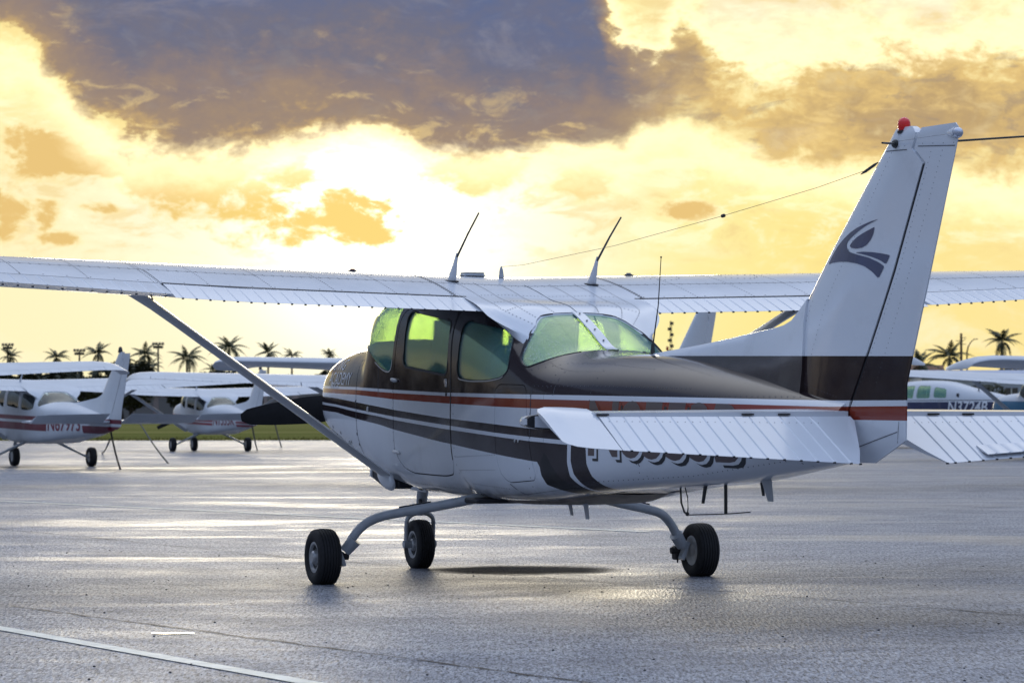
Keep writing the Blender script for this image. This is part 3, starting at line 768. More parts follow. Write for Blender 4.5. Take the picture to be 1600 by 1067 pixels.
# ------------------------------------------------------------------ the near aeroplane
TH = 0.3804
SHARED = {}
def near_plane():
    root = empty('light_aircraft', 'white and dark brown high-wing airplane with an orange stripe, parked nearest in the foreground', 'airplane', (-.5097, 22.3777, 0), R(90) + TH, None)
    N = 104; st = hull.stations(.075, [-1.12, -1.1, -1.06, -1.02])
    base = hull.shell(N, st)
    for k in ('striped_paint', 'interior'): base.materials.append(MATS[k])
    cut = {k: prism(p, a, b) for k, p, a, b in (('door', rdoor, .2, 1.2), ('w1', rw1, -1.2, 1.2), ('w2', rw2, -1.2, 1.2), ('wsh', rwsh, -1.2, 1.2), ('rear', rrear, -1.2, 1.2), ('bag', rbag, .2, 1.2))}
    body = boolean(base, [cut['w2'], cut['wsh'], cut['rear'], cut['w1'], cut['door'], cut['bag']])
    link('fuselage', body, None, root, 32)
    # doors: the same skin, cut a few millimetres smaller
    d_in = prism(inset(rdoor, .008), .2, 1.2)
    me = boolean(base, [d_in], 'INTERSECT'); me2 = boolean(me, [cut['w1']])
    door = link('door', me2, None, root, 32)
    b_in = prism(inset(rbag, .005), .2, 1.2)
    bag = link('baggage_door', boolean(base, [b_in], 'INTERSECT'), None, root, 32)
    ribbon('door_seal', densify(inset(rdoor, .004), .03, True), .03, 'dark_line', door, hull, 1, -.014)
    ribbon('door_seal', densify(inset(rbag, .003), .03, True), .02, 'dark_line', bag, hull, 1, -.012)
    # glass
    gl = hull.shell(N, st, .006, .010)
    gl.materials.append(MATS['green_glass']); gl.materials.append(MATS['green_glass'])
    def pane(name, poly, a, b, parent):
        c = prism(inset(poly, -.006), a, b); me = boolean(gl, [c], 'INTERSECT'); kill([c])
        return link(name, me, None, parent, 40)
    pl = pane('window_pane', rw1, .2, 1.2, door)
    for sd, par in ((1, door), (-1, root)):
        if sd < 0: pane('window_pane', rw1, -1.2, -.2, root)
    q1 = pane('window_pane', rw2, .2, 1.2, root); q2 = pane('window_pane', rw2, -1.2, -.2, root)
    wsp = pane('windshield', rwsh, -1.2, 1.2, root); rwp = pane('rear_window', rrear, -1.2, 1.2, root)
    for poly, par, wd, mt in ((rw1, door, .014, 'dark_line'), (rw2, q1, .010, 'dark_line')): ribbon('window_seal', inset(poly, -.004), wd, mt, par, hull, 1, .002)
    ribbon('window_seal', inset(rw2, -.004), .010, 'dark_line', q2, hull, -1, .002); 
    # bright lower beads of the window frames
    lo2 = [p for p in densify(inset(rw2, -.008), .03, True) if p[1] < 1.268]; lo2.sort(); ribbon('sill_bead', lo2, .006, 'rim_metal', q1, hull, 1, .004, closed=False)
    lo1 = sorted(p for p in densify(inset(rwsh, -.006), .02, True) if p[1] < 1.40 and p[0] > .30); ribbon('sill_bead', lo1, .008, 'rim_metal', wsp, hull, 1, .004, closed=False)
    # rear window outline (follows the opening) and the white centre strip
    bm = bmesh.new()
    edge = densify(inset(rrear, -.003), .02, True)
    for sgn in (1, -1):
        pts = [(s, z) for s, z in edge if z < hull.ztop(s, 0) - .001 and 2.42 < s < 3.06]
        # order along the opening by angle round a middle point
        pts.sort(key=lambda p: math.atan2(p[1] - 1.62, p[0] - 2.9) % (2 * math.pi))
        add_tube(bm, [V3(s, sgn * hull.y(s, z, .0005), z) for s, z in pts], .005, 6)
    obj('window_seal', bm, 'dark_line', rwp, 60)
    bm = bmesh.new(); rows = []
    for i in range(14):
        s = 2.40 + .575 * i / 13; zt = hull.ztop(s, 0) + .004
        rows.append([V3(s, y, hull.ztop(s, abs(y)) + h) for y, h in ((-.034, .0), (-.032, .006), (.032, .006), (.034, .0))])
    add_grid(bm, rows); obj('centre_strip', bm, 'white_paint', rwp, 40)
    for s in (2.47, 2.58, 2.70, 2.83):
        bm = bmesh.new(); add_ball(bm, V3(s, 0, hull.ztop(s, 0) + .011), .007, 8, (1, 1, .5)); obj('screw', bm, 'dark_metal', rwp, 40)
    # door hinges, handle, keyhole
    for z, s in ((1.262, .685), (.80, .69)):
        bm = bmesh.new(); y = hull.y(s, z)
        add_lathe(bm, [(0, .004), (.012, .012), (.06, .013), (.10, .007), (.105, .002)], V3(s - .02, y + .012, z + .004), V3(1, -.03, -.12), 12)
        obj('hinge', bm, 'grey_paint' if z > 1 else 'white_plastic', door, 40)
    bm = bmesh.new(); y = hull.y(1.655, 1.235); add_box(bm, V3(1.655, y + .004, 1.235), (.035, .010, .050)); add_box(bm, V3(1.655, y + .010, 1.243), (.028, .010, .03))
    bmesh.ops.bevel(bm, geom=bm.edges[:], offset=.003, segments=1, affect='EDGES'); obj('handle', bm, 'chrome', door)
    bm = bmesh.new(); add_lathe(bm, [(0, .012), (.004, .012), (.005, .002)], V3(1.65, hull.y(1.65, 1.165), 1.165), (0, 1, 0), 12); obj('keyhole', bm, 'dark_metal', door)
    for s in (2.72, 2.765):
        bm = bmesh.new(); add_lathe(bm, [(0, .010), (.004, .010), (.006, .003)], V3(s, hull.y(s, .885), .885), (0, 1, 0), 10); obj('lock', bm, 'rim_metal', bag)
    ribbon('door_edge', densify([(1.727, 1.69), (1.727, 1.22), (1.71, .76)], .04), .013, 'dark_line', door, hull, 1, .0018, closed=False)
    # skin seams
    for path in ([(-.107, 1.44), (-.107, .74)], [(.372, 1.36), (.372, 1.17)], [(1.80, .70), (1.84, .64), (1.90, .585)], [(2.60, .63), (2.70, .58), (2.80, .555)], [(2.93, 1.19), (2.915, .90)], [(3.18, 1.33), (3.18, 1.15)], [(4.1, .84), (4.12, .76), (4.16, .70)], [(5.55, .86), (5.62, .79), (5.68, .775)], [(5.50, 1.13), (5.5, 1.06)], [(-1.0, .96), (-.72, .895), (-.40, .82), (-.107, .77)]):
        ribbon('seam', densify(path, .04), .0058, 'seam', root, hull, 1, .0012, closed=False)
    # rivets on the fuselage
    bm = bmesh.new()
    def hp(s, z, sd=1):
        y = hull.y(s, z); p = V3(s, sd * y, z); a = V3(s + .01, sd * hull.y(s + .01, z), z); b = V3(s, sd * hull.y(s, z + .01), z + .01); nn = (a - p).cross(b - p).normalized()
        if nn.y * sd < 0: nn = -nn
        return p + nn * .0006, nn
    def line(path, step):
        q = densify(path, step); rivet_row(bm, lambda i: hp(*q[i]), len(q), .0042, .0016)
    for path, stp in (([(1.78, .78), (2.42, .80)], .035), ([(1.80, .70), (2.40, .71)], .035), ([(.80, .60), (1.70, .58)], .035), ([(2.0, .62), (2.55, .60)], .035), ([(1.76, .68), (1.77, 1.2)], .05), ([(2.90, .62), (2.92, 1.15)], .05),
                      ([(2.95, 1.205), (3.6, 1.20), (4.6, 1.18)], .045), ([(2.85, 1.30), (3.1, 1.335), (3.5, 1.33), (4.1, 1.29)], .045), ([(3.6, .66), (4.6, .71), (5.5, .80)], .05), ([(3.1, 1.16), (3.12, 1.34)], .035), ([(3.6, 1.12), (3.6, 1.33)], .04), ([(4.1, .72), (4.1, .86)], .04), ([(4.7, 1.14), (5.6, 1.13)], .05),
                      ([(.735, 1.32), (.80, 1.68)], .04), ([(.66, 1.24), (.66, .82)], .05), ([(-.10, .80), (-.10, 1.40)], .06)):
        line(path, stp)
    for (s, z) in ((-.98, 1.0), (-.8, .955), (-.6, .915), (-.35, .855), (-.12, 1.125), (-.12, .91), (-.12, .84)): rivet_row(bm, lambda i: hp(s, z), 1, .012, .003)
    tag(obj('rivet', bm, 'rivet', root, None), kind='stuff')
    # loose white latch on the dark stripe, small vents
    bm = bmesh.new(); add_box(bm, V3(.17, hull.y(.17, 1.075) + .006, 1.075), (.014, .012, .035)); bmesh.ops.bevel(bm, geom=bm.edges[:], offset=.004, segments=2, affect='EDGES'); obj('latch', bm, 'white_plastic', root)
    # cowl: cooling flap and scoop under the nose
    bm = bmesh.new(); add_box(bm, V3(.07, .33, .617), (.27, .20, .075), Matrix.Rotation(-.26, 3, 'Y')); bmesh.ops.bevel(bm, geom=bm.edges[:], offset=.012, segments=2, affect='EDGES'); obj('cowl_flap', bm, 'dark_metal', root)
    bm = bmesh.new(); add_box(bm, V3(-.06, .335, .668), (.05, .21, .10), Matrix.Rotation(-.26, 3, 'Y')); bmesh.ops.bevel(bm, geom=bm.edges[:], offset=.012, segments=2, affect='EDGES'); obj('flap_lip', bm, 'white_paint', root)
    bm = bmesh.new(); add_tube(bm, [V3(.0, .18, .70), V3(.12, .18, .60), V3(.22, .18, .56)], .024, 12, cap=False); obj('exhaust_pipe', bm, 'dark_metal', root)
    bm = bmesh.new(); add_tube(bm, [V3(.27, .36, .60), V3(.28, .36, .555)], .006, 8); obj('fuel_drain', bm, 'dark_metal', root)
    # belly pan with the open wheel wells
    bm = bmesh.new(); rows = []
    for i in range(12):
        s = 1.9 + 1.42 * i / 11; w = .30 * (1 - max(0, (s - 2.9) / 1.6)); zb = hull.sec(s)[1]; d = .020 * math.sin(math.pi * min(1, (i + .01) / 11)) ** .5
        rows.append([V3(s, -w, zb + .012), V3(s, -w * .9, zb - d), V3(s, 0, zb - d - .006), V3(s, w * .9, zb - d), V3(s, w, zb + .012)])
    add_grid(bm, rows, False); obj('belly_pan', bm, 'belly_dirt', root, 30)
    for sg in (1, -1): ribbon('wheel_well', [(s / 100, hull.sec(s / 100)[1] + .022 - .010 * max(0, (s - 300) / 60)) for s in range(192, 356, 6)], .034, 'dark_line', root, hull, sg, .002, closed=False)
    # propeller
    bm = bmesh.new(); hub = V3(-1.31, 0, 1.118); tilt = R(6)
    for sg in (1, -1):
        rows = []
        for i in range(15):
            r = .10 + .86 * (i / 14) ** .8; tt = (i / 14) ** .8
            ch = lerp(tt, [0, .2, .45, .75, .9, .965, 1.0], [.14, .200, .198, .155, .122, .102, .05]); th = lerp(tt, [0, .3, 1], [.05, .028, .010]); an = R(90 - lerp(tt, [0, .4, 1], [58, 68, 76]))
            e = V3(0, 1, 0) * sg; up = Vector((0, 0, 1)); e = (Matrix.Rotation(tilt if sg > 0 else tilt, 3, 'X') @ e); e = Vector((0, sg * math.cos(tilt), -sg * math.sin(tilt)))
            cdir = Vector((math.sin(an) * sg * .9, 0, 0)) + Vector((0, sg * math.sin(tilt) * math.cos(an), math.cos(tilt) * math.cos(an))); cdir.normalize(); nn = e.cross(cdir)
            c = hub + e * r
            rows.append([c + cdir * ch * a + nn * th * b for a, b in ((.5, 0), (.25, .5), (-.15, .5), (-.5, 0), (-.15, -.4), (.25, -.4))])
        add_grid(bm, rows, True, True, True)
    bmesh.ops.recalc_face_normals(bm, faces=bm.faces); prop = obj('propeller', bm, 'black_prop', root, 50)
    bm = bmesh.new(); add_lathe(bm, [(-.09, .15), (0, .16), (.1, .14), (.2, .09), (.26, .03), (.27, .002)], hub, (1, 0, 0), 28); obj('spinner', bm, 'white_paint', prop)
    # ------------- wing
    half = [0, .25, .5, .9, 1.4, 1.9, 2.48, 2.55, 3.2, 3.9, 4.6, 5.05]
    ys = sorted(set([-v for v in half] + half))
    bm = bmesh.new(); surf(bm, wing, ys, 0, HX, 16)
    wo_ = obj('wing', bm, 'white_paint', root, 40)
    for sg in (1, -1):                       # drooped tips
        bm = bmesh.new(); rows = []
        for y, k in ((5.05, 1), (5.25, .93), (5.36, .80), (5.43, .60), (5.465, .30)):
            sec = wing.section(sg * y, 0, 1.0, 14); c = wing.P(sg * y, .5, 0)
            rows.append([Vector((c.x + (p.x - c.x) * (k ** .4), p.y, c.z + (p.z - c.z) * k - (1 - k) * .06)) for p in sec])
        add_grid(bm, rows, True, True, True); bmesh.ops.recalc_face_normals(bm, faces=bm.faces); obj('wing_tip', bm, 'white_paint', root, 50)
        by, bs = bead_ys(.56, 2.465, .0815)
        bm = bmesh.new(); surf(bm, wing, [sg * v for v in by], HX + .009, 1.0, 7, [sg * v for v in bs], -R(1.5), .0055, True)
        fl = obj('flap', bm, 'white_paint', root, 25)
        by2, bs2 = bead_ys(2.485, 5.04, .085)
        bm = bmesh.new(); surf(bm, wing, [sg * v for v in by2], HX + .004, 1.0, 7, [sg * v for v in bs2], R(2.5 if sg > 0 else .5), .0055, True)
        al = obj('aileron', bm, 'white_paint', root, 25)
        bm = bmesh.new()
        for par, bb in ((fl, bs), (al, bs2)):
            bm = bmesh.new()
            for b in bb: add_box(bm, wing.P(sg * b, 1.0, -.0065 if par is fl else -.002) , (.010, .012, .008))
            tag(obj('trailing_clip', bm, 'dark_line', par, None), kind='stuff')
        # dark hinge gap
        bm = bmesh.new(); rows = []
        for y in (.555, 1.0, 1.6, 2.2, 2.47): rows.append([wing.up(sg * y, HX - .004, -.004), wing.up(sg * y, HX + .016, -.009), wing.up(sg * y, HX + .016, -.05), wing.up(sg * y, HX - .004, -.05)])
        add_grid(bm, rows, True, True, True); cove = obj('flap_cove', bm, 'dark_line', root, None)
        bm = bmesh.new(); wing_line(bm, [(sg * y, HX + .003) for y in (.558, 1.0, 1.6, 2.2, 2.47)], .017, .003); obj('hinge_gap', bm, 'dark_line', cove, None)
    # wing root fairing: the roof between the flaps, running aft to the rear window
    def fairing_end(a):
        q = lerp(a, [0, .45, .62, .80, .93, 1.0], [0, 1, 2, 3, 4, 5]); P_ = [(2.428, 9), (2.434, 1.635), (2.485, 1.602), (2.545, 1.565), (2.595, 1.512), (2.625, 1.485)]
        i = min(int(q), 4); f = q - i
        if i == 0:
            y1 = hull.y(*P_[1]); y = y1 * f; s = 2.428 + .008 * f; return s, y, hull.ztop(s, y)
        s = P_[i][0] + (P_[i + 1][0] - P_[i][0]) * f; z = P_[i][1] + (P_[i + 1][1] - P_[i][1]) * f; return s, hull.y(s, z), z
    bm = bmesh.new(); rows = []
    for k in range(-24, 25):
        a = abs(k) / 24; sg = 1 if k >= 0 else -1
        if abs(k) == 24: a = 1.0
        y0 = .585 * a; es, ey, ez = fairing_end(a)
        c = [(1.58, y0), (1.80, y0), (2.02, y0)]
        pts = [(s, y, wing.up(max(y, .0), (s - wing.le(y) ) / 1.63 / math.cos(R(6.4))).z + .003) for s, y in c]
        zc = 1.695; ze = wing.up(.56, .995).z + .012; f = max(0, (a - .35) / .65); f = f * f * (3 - 2 * f)
        pts.append((2.30, .578 * a, zc * (1 - f) + ze * f))
        if a > .9: pts.append((2.36, .57 * a, (zc * (1 - f) + ze * f) - .035))
        pts.append((es, ey * 1.002, ez + .004))
        fy = pchip([(p[0], p[1]) for p in pts]); fz = pchip([(p[0], p[2]) for p in pts])
        rows.append([V3(s, sg * fy(s), fz(s)) for s in [1.58 + (es - 1.58) * i / 22 for i in range(23)]])
    # skirts that close the outer edges down to the hull
    for kk, sg in ((0, -1), (-1, 1)):
        sk = []
        for p in rows[kk]:
            s = -p.x; z = p.z - (.05 if s < 2.3 else lerp(s, [2.3, 2.45, 2.7], [.06, .075, .02])); sk.append(V3(s, sg * (hull.y(s, z) - .004) if s > 2.0 else p.y * .97, z))
        if kk == 0: rows.insert(0, sk)
        else: rows.append(sk)
    add_grid(bm, rows); bmesh.ops.recalc_face_normals(bm, faces=bm.faces); rf = obj('roof_fairing', bm, 'white_paint', root, 50); SHARED['fairing'] = rf.data
    bm = bmesh.new()
    nup = Vector((-.25, 0, 1)).normalized()
    for k in (7, 14, 19):
        for sg_ in (1, -1):
            rw = rows[25 + k * sg_]
            for i in range(len(rw) - 1):
                for f_ in (0, .5): q_ = rw[i].lerp(rw[i + 1], f_); rivet_row(bm, lambda _: (q_ + nup * .0015, nup), 1, .0042)
    for i in (9, 14, 18):
        for j in range(7, 44):
            q_ = rows[j][i]; rivet_row(bm, lambda _: (q_ + nup * .0015, nup), 1, .0042)
    tag(obj('rivet', bm, 'rivet', rf, None), kind='stuff')
    bm = bmesh.new(); add_tube(bm, [v + Vector((0, .0, .001)) for v in rows[25]], .0018, 6); obj('seam', bm, 'seam', rf, None)
    # wing skin: seams and rivets
    for sg in (1, -1):
        bm = bmesh.new()
        wing_line(bm, [(sg * y, .565) for y in (0, .5, 1, 1.5, 2, 2.5, 3, 4, 5)], .006)
        wing_line(bm, [(sg * .62, x / 100) for x in range(6, 82, 5)], .007)
        wing_line(bm, [(sg * 2.475, x / 100) for x in range(57, 82, 4)], .004)
        wing_line(bm, [(sg * 2.49, HX + .002), (sg * 3.2, HX + .002), (sg * 4.1, HX + .002), (sg * 5.04, HX + .002)], .004)
        obj('wing_seam', bm, 'seam', root, None)
        bm = bmesh.new()
        for y in (.62, 1.0, 1.39, 1.78, 2.17, 2.50, 2.9, 3.3, 3.75, 4.2, 4.65):
            for dy in (-.012, .012) if y in (.62, 2.5) else (0,): rivet_row(bm, lambda i: wpt(sg * (y + dy), .05 + i * .0215), 36, .0048)
        for x, stp in ((.10, .075), (.30, .06), (.555, .06), (.575, .06), (.79, .14), (.20, .12)):
            n = int(4.4 / stp); rivet_row(bm, lambda i: wpt(sg * (.64 + i * stp), x), n, .0048)
        for cy, cx, ry, rx in ((1.05, .36, .13, .10), (1.62, .36, .12, .09)):
            rivet_row(bm, lambda i: wpt(sg * (cy + ry * math.cos(i * .349)), cx + rx * math.sin(i * .349)), 18, .0055, .002)
        for x in (.30, .555, .58): rivet_row(bm, lambda i: wpt(sg * (.02 + i * .045), x), 13, .0034)
        tag(obj('rivet', bm, 'rivet', root, None), kind='stuff')
        p, nn = wpt(sg * .95, .21)
        bm = bmesh.new(); add_lathe(bm, [(0, .034), (.005, .034), (.006, .026), (.011, .022), (.012, .008)], p, nn, 16); fc = obj('fuel_cap', bm, 'dark_metal', root)
        bm = bmesh.new(); add_box(bm, p + nn * .015, (.010, .028, .008)); obj('cap_lever', bm, 'stop_red' if sg > 0 else 'grey_paint', fc)
        # strut
        a = V3(.93, sg * 2.36, wing.lo(2.36, .16).z + .02); b = V3(.49, sg * .50, .630); ax = (b - a)
        bm = bmesh.new(); rows = []
        for i in range(13):
            t = i / 12; c = a + ax * t; ch = lerp(t, [0, .04, .10, .93, 1], [.26, .19, .135, .135, .12]); th = lerp(t, [0, .05, .12, 1], [.075, .062, .052, .050])
            sdir = V3(1, 0, 0); nn2 = ax.normalized().cross(sdir).normalized()
            rows.append([c + sdir * ch * u_ + nn2 * th * v_ for u_, v_ in ((-.42, 0), (-.37, .26), (-.22, .46), (.0, .5), (.25, .32), (.55, .02), (.55, -.02), (.25, -.32), (.0, -.5), (-.22, -.46), (-.37, -.26))])
        add_grid(bm, rows, True, True, True); bmesh.ops.recalc_face_normals(bm, faces=bm.faces); stt = obj('wing_strut', bm, 'strut_paint', root, 50)
        bm = bmesh.new(); add_ball(bm, b + V3(.0, sg * .028, -.008), 1.0, 20, (.14, .040, .055)); 
        for v in bm.verts:
            dvec = v.co - b; v.co.z += dvec.x * .35
        obj('strut_fairing', bm, 'white_paint', root, 60)
        bm = bmesh.new(); c = a + ax * .80; add_lathe(bm, [(0, .012), (.02, .010), (.035, .004)], a + ax * .84 + Vector((0, 0, .02)), Vector((0, .3 * sg, 1)), 10); obj('step_peg', bm, 'white_plastic', stt)
        bm = bmesh.new(); q = a + ax * .055; add_tube(bm, [q + V3(0, 0, .10), q + V3(.03, -.02 * sg, .05), q + V3(.03, -.04 * sg, -.01), q + V3(.01, -.03 * sg, -.035), q + V3(-.02, -.02 * sg, -.02)], .008, 8); obj('tie_down_ring', bm, 'dark_metal', stt)
    # ------------- tail
    zs = [1.03, 1.10, 1.2, 1.35, 1.464, 1.511, 1.61, 1.75, 1.879, 2.05, 2.2, 2.251, 2.29, 2.329, 2.371]
    bm = bmesh.new(); vertical_surface(bm, zs, LE, HG, 18, True); fin = obj('fin', bm, 'striped_paint', root, 50)
    zc = [2.372, 2.385, 2.405, 2.42, 2.432, 2.44]
    bm = bmesh.new(); vertical_surface(bm, zc, lambda z: LE(z) - .004, lambda z: lerp(z, [2.37, 2.40, 2.43, 2.46], [6.68, 6.70, 6.66, 6.58]), 12, True); obj('fin_cap', bm, 'white_paint', fin, 50)
    gap = .016
    zr = [.80, .86, .913, 1.0, 1.064, 1.188, 1.318, 1.5, 1.739, 2.0, 2.251, 2.29, 2.329, 2.36, 2.373]
    bm = bmesh.new(); vertical_surface(bm, zr, lambda z: HG(z) + gap + .01, TEr, 10, True); rud = obj('rudder', bm, 'striped_paint', root, 50)
    bm = bmesh.new(); vertical_surface(bm, [2.374, 2.39, 2.405, 2.416, 2.424], lambda z: HG(z) + gap + .012, lambda z: 7.075 - max(0, z - 2.40) * 1.2, 8, True); obj('rudder_cap', bm, 'white_paint', rud, 50)
    # dark gap between fin and rudder
    bm = bmesh.new(); rows = []
    for z in (1.03, 1.064, 1.318, 1.722, 2.10, 2.245):
        h = fin_half(HG(z), z) * .8; rows.append([V3(HG(z) - .01, h, z), V3(HG(z) + .04, h * .7, z), V3(HG(z) + .04, -h * .7, z), V3(HG(z) - .01, -h, z)])
    add_grid(bm, rows, True, True, True); obj('hinge_post', bm, 'dark_line', fin, None)
    # caps' seams, rivet lines
    def fs_line(par, pts, w=.004):
        bm = bmesh.new(); A = []; B = []
        q = densify(pts, .05)
        for i in range(len(q)):
            a = Vector(q[max(i - 1, 0)]); c = Vector(q[min(i + 1, len(q) - 1)]); t = (c - a).normalized(); nn = Vector((-t.y, t.x)) * w / 2; b = Vector(q[i])
            A.append(bm.verts.new(V3(b.x + nn.x, fin_half(b.x + nn.x, b.y + nn.y) + .0018, b.y + nn.y))); B.append(bm.verts.new(V3(b.x - nn.x, fin_half(b.x - nn.x, b.y - nn.y) + .0018, b.y - nn.y)))
        for i in range(len(q) - 1): bm.faces.new((A[i], A[i + 1], B[i + 1], B[i]))
        return obj('seam', bm, 'seam', par, None)
    fs_line(fin, [(6.345, 2.335), (6.62, 2.325)]); fs_line(rud, [(6.72, 2.335), (7.045, 2.315)])
    fs_line(fin, [(5.36, 1.20), (5.375, 1.464), (5.46, 1.535), (5.585, 1.66)], .005)
    bm = bmesh.new()
    def fr(pts, stp=.04):
        q = densify(pts, stp)
        def f(i):
            s, z = q[i]; y = fin_half(s, z); a = Vector((.01 * -1, fin_half(s + .01, z) - y, 0)); b = Vector((0, fin_half(s, z + .01) - y, .01)); nn = a.cross(b).normalized(); nn = nn if nn.y > 0 else -nn
            return V3(s, y, z) + nn * .0006, nn
        rivet_row(bm, f, len(q), .0026)
    fr([(5.58, 1.25), (5.80, 1.62), (6.46, 2.32)], .028); fr([(6.12, 1.18), (6.52, 1.75), (6.83, 2.30)], .028); fr([(6.28, 1.20), (6.62, 1.75), (6.93, 2.30)], .028); fr([(5.40, 1.30), (5.50, 1.45), (5.62, 1.62)], .028)
    fr([(6.36, 2.35), (6.60, 2.345)], .06); fr([(6.76, 2.345), (7.03, 2.33)], .07); fr([(5.45, 1.22), (5.9, 1.13)], .028)
    tag(obj('rivet', bm, 'rivet', fin, None), kind='stuff')
    # dorsal fillet
    bm = bmesh.new(); rows = []
    top = pchip([(3.53, 1.386), (4.226, 1.428), (5.0, 1.489), (5.215, 1.507), (5.364, 1.537), (5.42, 1.565), (5.50, 1.61), (5.56, 1.645)])
    for i in range(22):
        s = 3.52 + 2.03 * i / 21; zt = top(s); zb = hull.ztop(s, 0) - .02; wd = lerp(s, [3.52, 3.8, 5.0, 5.42, 5.55], [.012, .040, .052, .066, .066])
        wt_ = lerp(s, [3.52, 4.5, 5.2, 5.42, 5.55], [.006, .018, .028, .046, .05])
        rows.append([V3(s, wd * 1.25, zb - .02), V3(s, wd, zb + (zt - zb) * .25), V3(s, wt_ + (wd - wt_) * .35, zb + (zt - zb) * .75), V3(s, wt_ * .7, zt - .006), V3(s, 0, zt), V3(s, -wt_ * .7, zt - .006), V3(s, -wt_ - (wd - wt_) * .35, zb + (zt - zb) * .75), V3(s, -wd, zb + (zt - zb) * .25), V3(s, -wd * 1.25, zb - .02)])
    add_grid(bm, rows, True, True, True); bmesh.ops.recalc_face_normals(bm, faces=bm.faces); obj('dorsal_fin', bm, 'striped_paint', root, 50)
    # tailplane and elevators
    tz = 1.008
    tail = Wing(lambda y: 5.20 + y * .135, lambda y: 1.36 - y * .185, lambda y: tz + .008, lambda y: 0.0)
    tail.P = lambda y, xc, zc: V3(tail.le(abs(y)) + tail.chord(abs(y)) * xc, y, tail.zle(abs(y)) + tail.chord(abs(y)) * zc * .5)
    hs = 6.05
    for sg in (1, -1):
        bm = bmesh.new(); rows = []
        for y in (.06, .4, .8, 1.2, 1.44):
            x1 = (hs - tail.le(y)) / tail.chord(y); rows.append(tail.section(sg * y, 0, x1, 12))
        add_grid(bm, rows, True, True, True); bmesh.ops.recalc_face_normals(bm, faces=bm.faces); sb = obj('tailplane', bm, 'white_paint', root, 50)
        bm = bmesh.new(); rows = []
        for y, k, s0, s1 in ((1.442, 1, 5.40, 5.90), (1.55, .95, 5.48, 5.90), (1.64, .85, 5.60, 5.90), (1.70, .70, 5.72, 5.89), (1.725, .4, 5.80, 5.88)):
            rows.append([V3(s0 + (s1 - s0) * x, sg * y, tz + h * k) for x, h in ((1, .036), (.6, .040), (.3, .036), (.1, .024), (.02, .010), (0, 0), (.02, -.010), (.1, -.024), (.3, -.036), (.6, -.040), (1, -.036))])
        add_grid(bm, rows, True, True, True); bmesh.ops.recalc_face_normals(bm, faces=bm.faces); tp = obj('tailplane_tip', bm, 'white_paint', sb, 50)
        bm = bmesh.new(); rows = [[V3(s_, sg * y, tz + h_ * k) for s_, h_ in ((5.845, -.041), (5.845, .041), (5.892, .041), (5.892, -.041))] for y, k in ((1.60, .95), (1.66, .85), (1.705, .68), (1.724, .42))]
        add_grid(bm, rows, True, True, True); bmesh.ops.recalc_face_normals(bm, faces=bm.faces); obj('tip_gap', bm, 'dark_line', tp, None)
        # elevator with ribbed skin, drooped; cut away near the rudder; horn at the tip
        droop = R(-23.5)
        by, bs = bead_ys(.245, 1.425, .082); ybs = [.06, .12, .18] + by
        bm = bmesh.new(); rows = []
        def elev(y, x_te, bead, s0=hs + .012, nx=7):
            y_ = abs(y); te = 6.575 - max(0, y_ - .2) * .15; s_end = s0 + (te - s0) * x_te
            pts = []; hf = lambda s: .031 * max(.02, (1 - (s - s0) / (te - s0))) * (1 if s > s0 else 1)
            L = [s0 + (s_end - s0) * i / nx for i in range(nx, -1, -1)]
            for i, s in enumerate(L): pts.append((s, hf(s) + (bead if i < nx else 0)))
            pts.append((s0 - .02, .020)); pts.append((s0 - .026, 0)); pts.append((s0 - .02, -.020))
            for s in reversed(L): pts.append((s, -hf(s) - .0006))
            hp = V3(hs, y, tz); m = Matrix.Translation(hp) @ Matrix.Rotation(droop, 4, 'Y') @ Matrix.Translation(-hp)
            return [m @ V3(s, y, tz + h) for s, h in pts]
        for y in ybs:
            cutk = 1.0 if y > .22 else lerp(y, [.06, .23], [.10, .98])
            rows.append(elev(sg * y, cutk, .0055 if any(abs(y - b) < 1e-6 for b in bs) else 0))
        if sg < 0:
            pass
        add_grid(bm, rows, True, True, True); bmesh.ops.recalc_face_normals(bm, faces=bm.faces); ev = obj('elevator', bm, 'white_paint', root, 25)
        bm = bmesh.new(); rows = []
        for y, k0, k1 in ((1.43, .135, 1.0), (1.50, .15, 1.0), (1.58, .157, .99), (1.645, .158, .95), (1.685, .145, .85), (1.698, .11, .76)):
            s0 = hs - k0; te = hs + .012 + (6.575 - (y - .2) * .15 - hs - .012) * k1; hpv = V3(hs, sg * y, tz); m = Matrix.Translation(hpv) @ Matrix.Rotation(droop, 4, "Y") @ Matrix.Translation(-hpv)
            kk = 1 if y < 1.66 else .5; sec = []
            for i in range(9):
                s = te + (s0 - te) * i / 8; h = .030 * kk * min(1, (te - s) / .42 + .03) * (1 if i < 7 else (.75 if i == 7 else .3)); sec.append((s, h))
            sec = sec + [(s, -h) for s, h in reversed(sec)]
            rows.append([m @ V3(s, sg * y, tz + h) for s, h in sec])
        add_grid(bm, rows, True, True, True); bmesh.ops.recalc_face_normals(bm, faces=bm.faces); obj('elevator_horn', bm, 'white_paint', ev, 50)
        bm = bmesh.new()
        for b in [ybs[0]] + bs:
            p = elev(sg * max(b, .24), 1.0, 0)[0]; add_box(bm, p + Vector((.003, 0, -.001)), (.010, .012, .008))
        tag(obj('trailing_clip', bm, 'dark_line', ev, None), kind='stuff')
        for y in (.42, .62, 1.40):
            bm = bmesh.new(); add_box(bm, V3(hs + .0, sg * y, tz + .034), (.035, .06, .008)); obj('hinge_bracket', bm, 'dark_line', ev, None)
        bm = bmesh.new(); q = [.27 + .04 * i for i in range(29)]
        rivet_row(bm, lambda i: (elev(sg * q[i], 1, 0)[6] + Vector((0, 0, .001)), Vector((-.48, 0, .87))), len(q), .0032); tag(obj('rivet', bm, 'rivet', ev, None), kind='stuff')
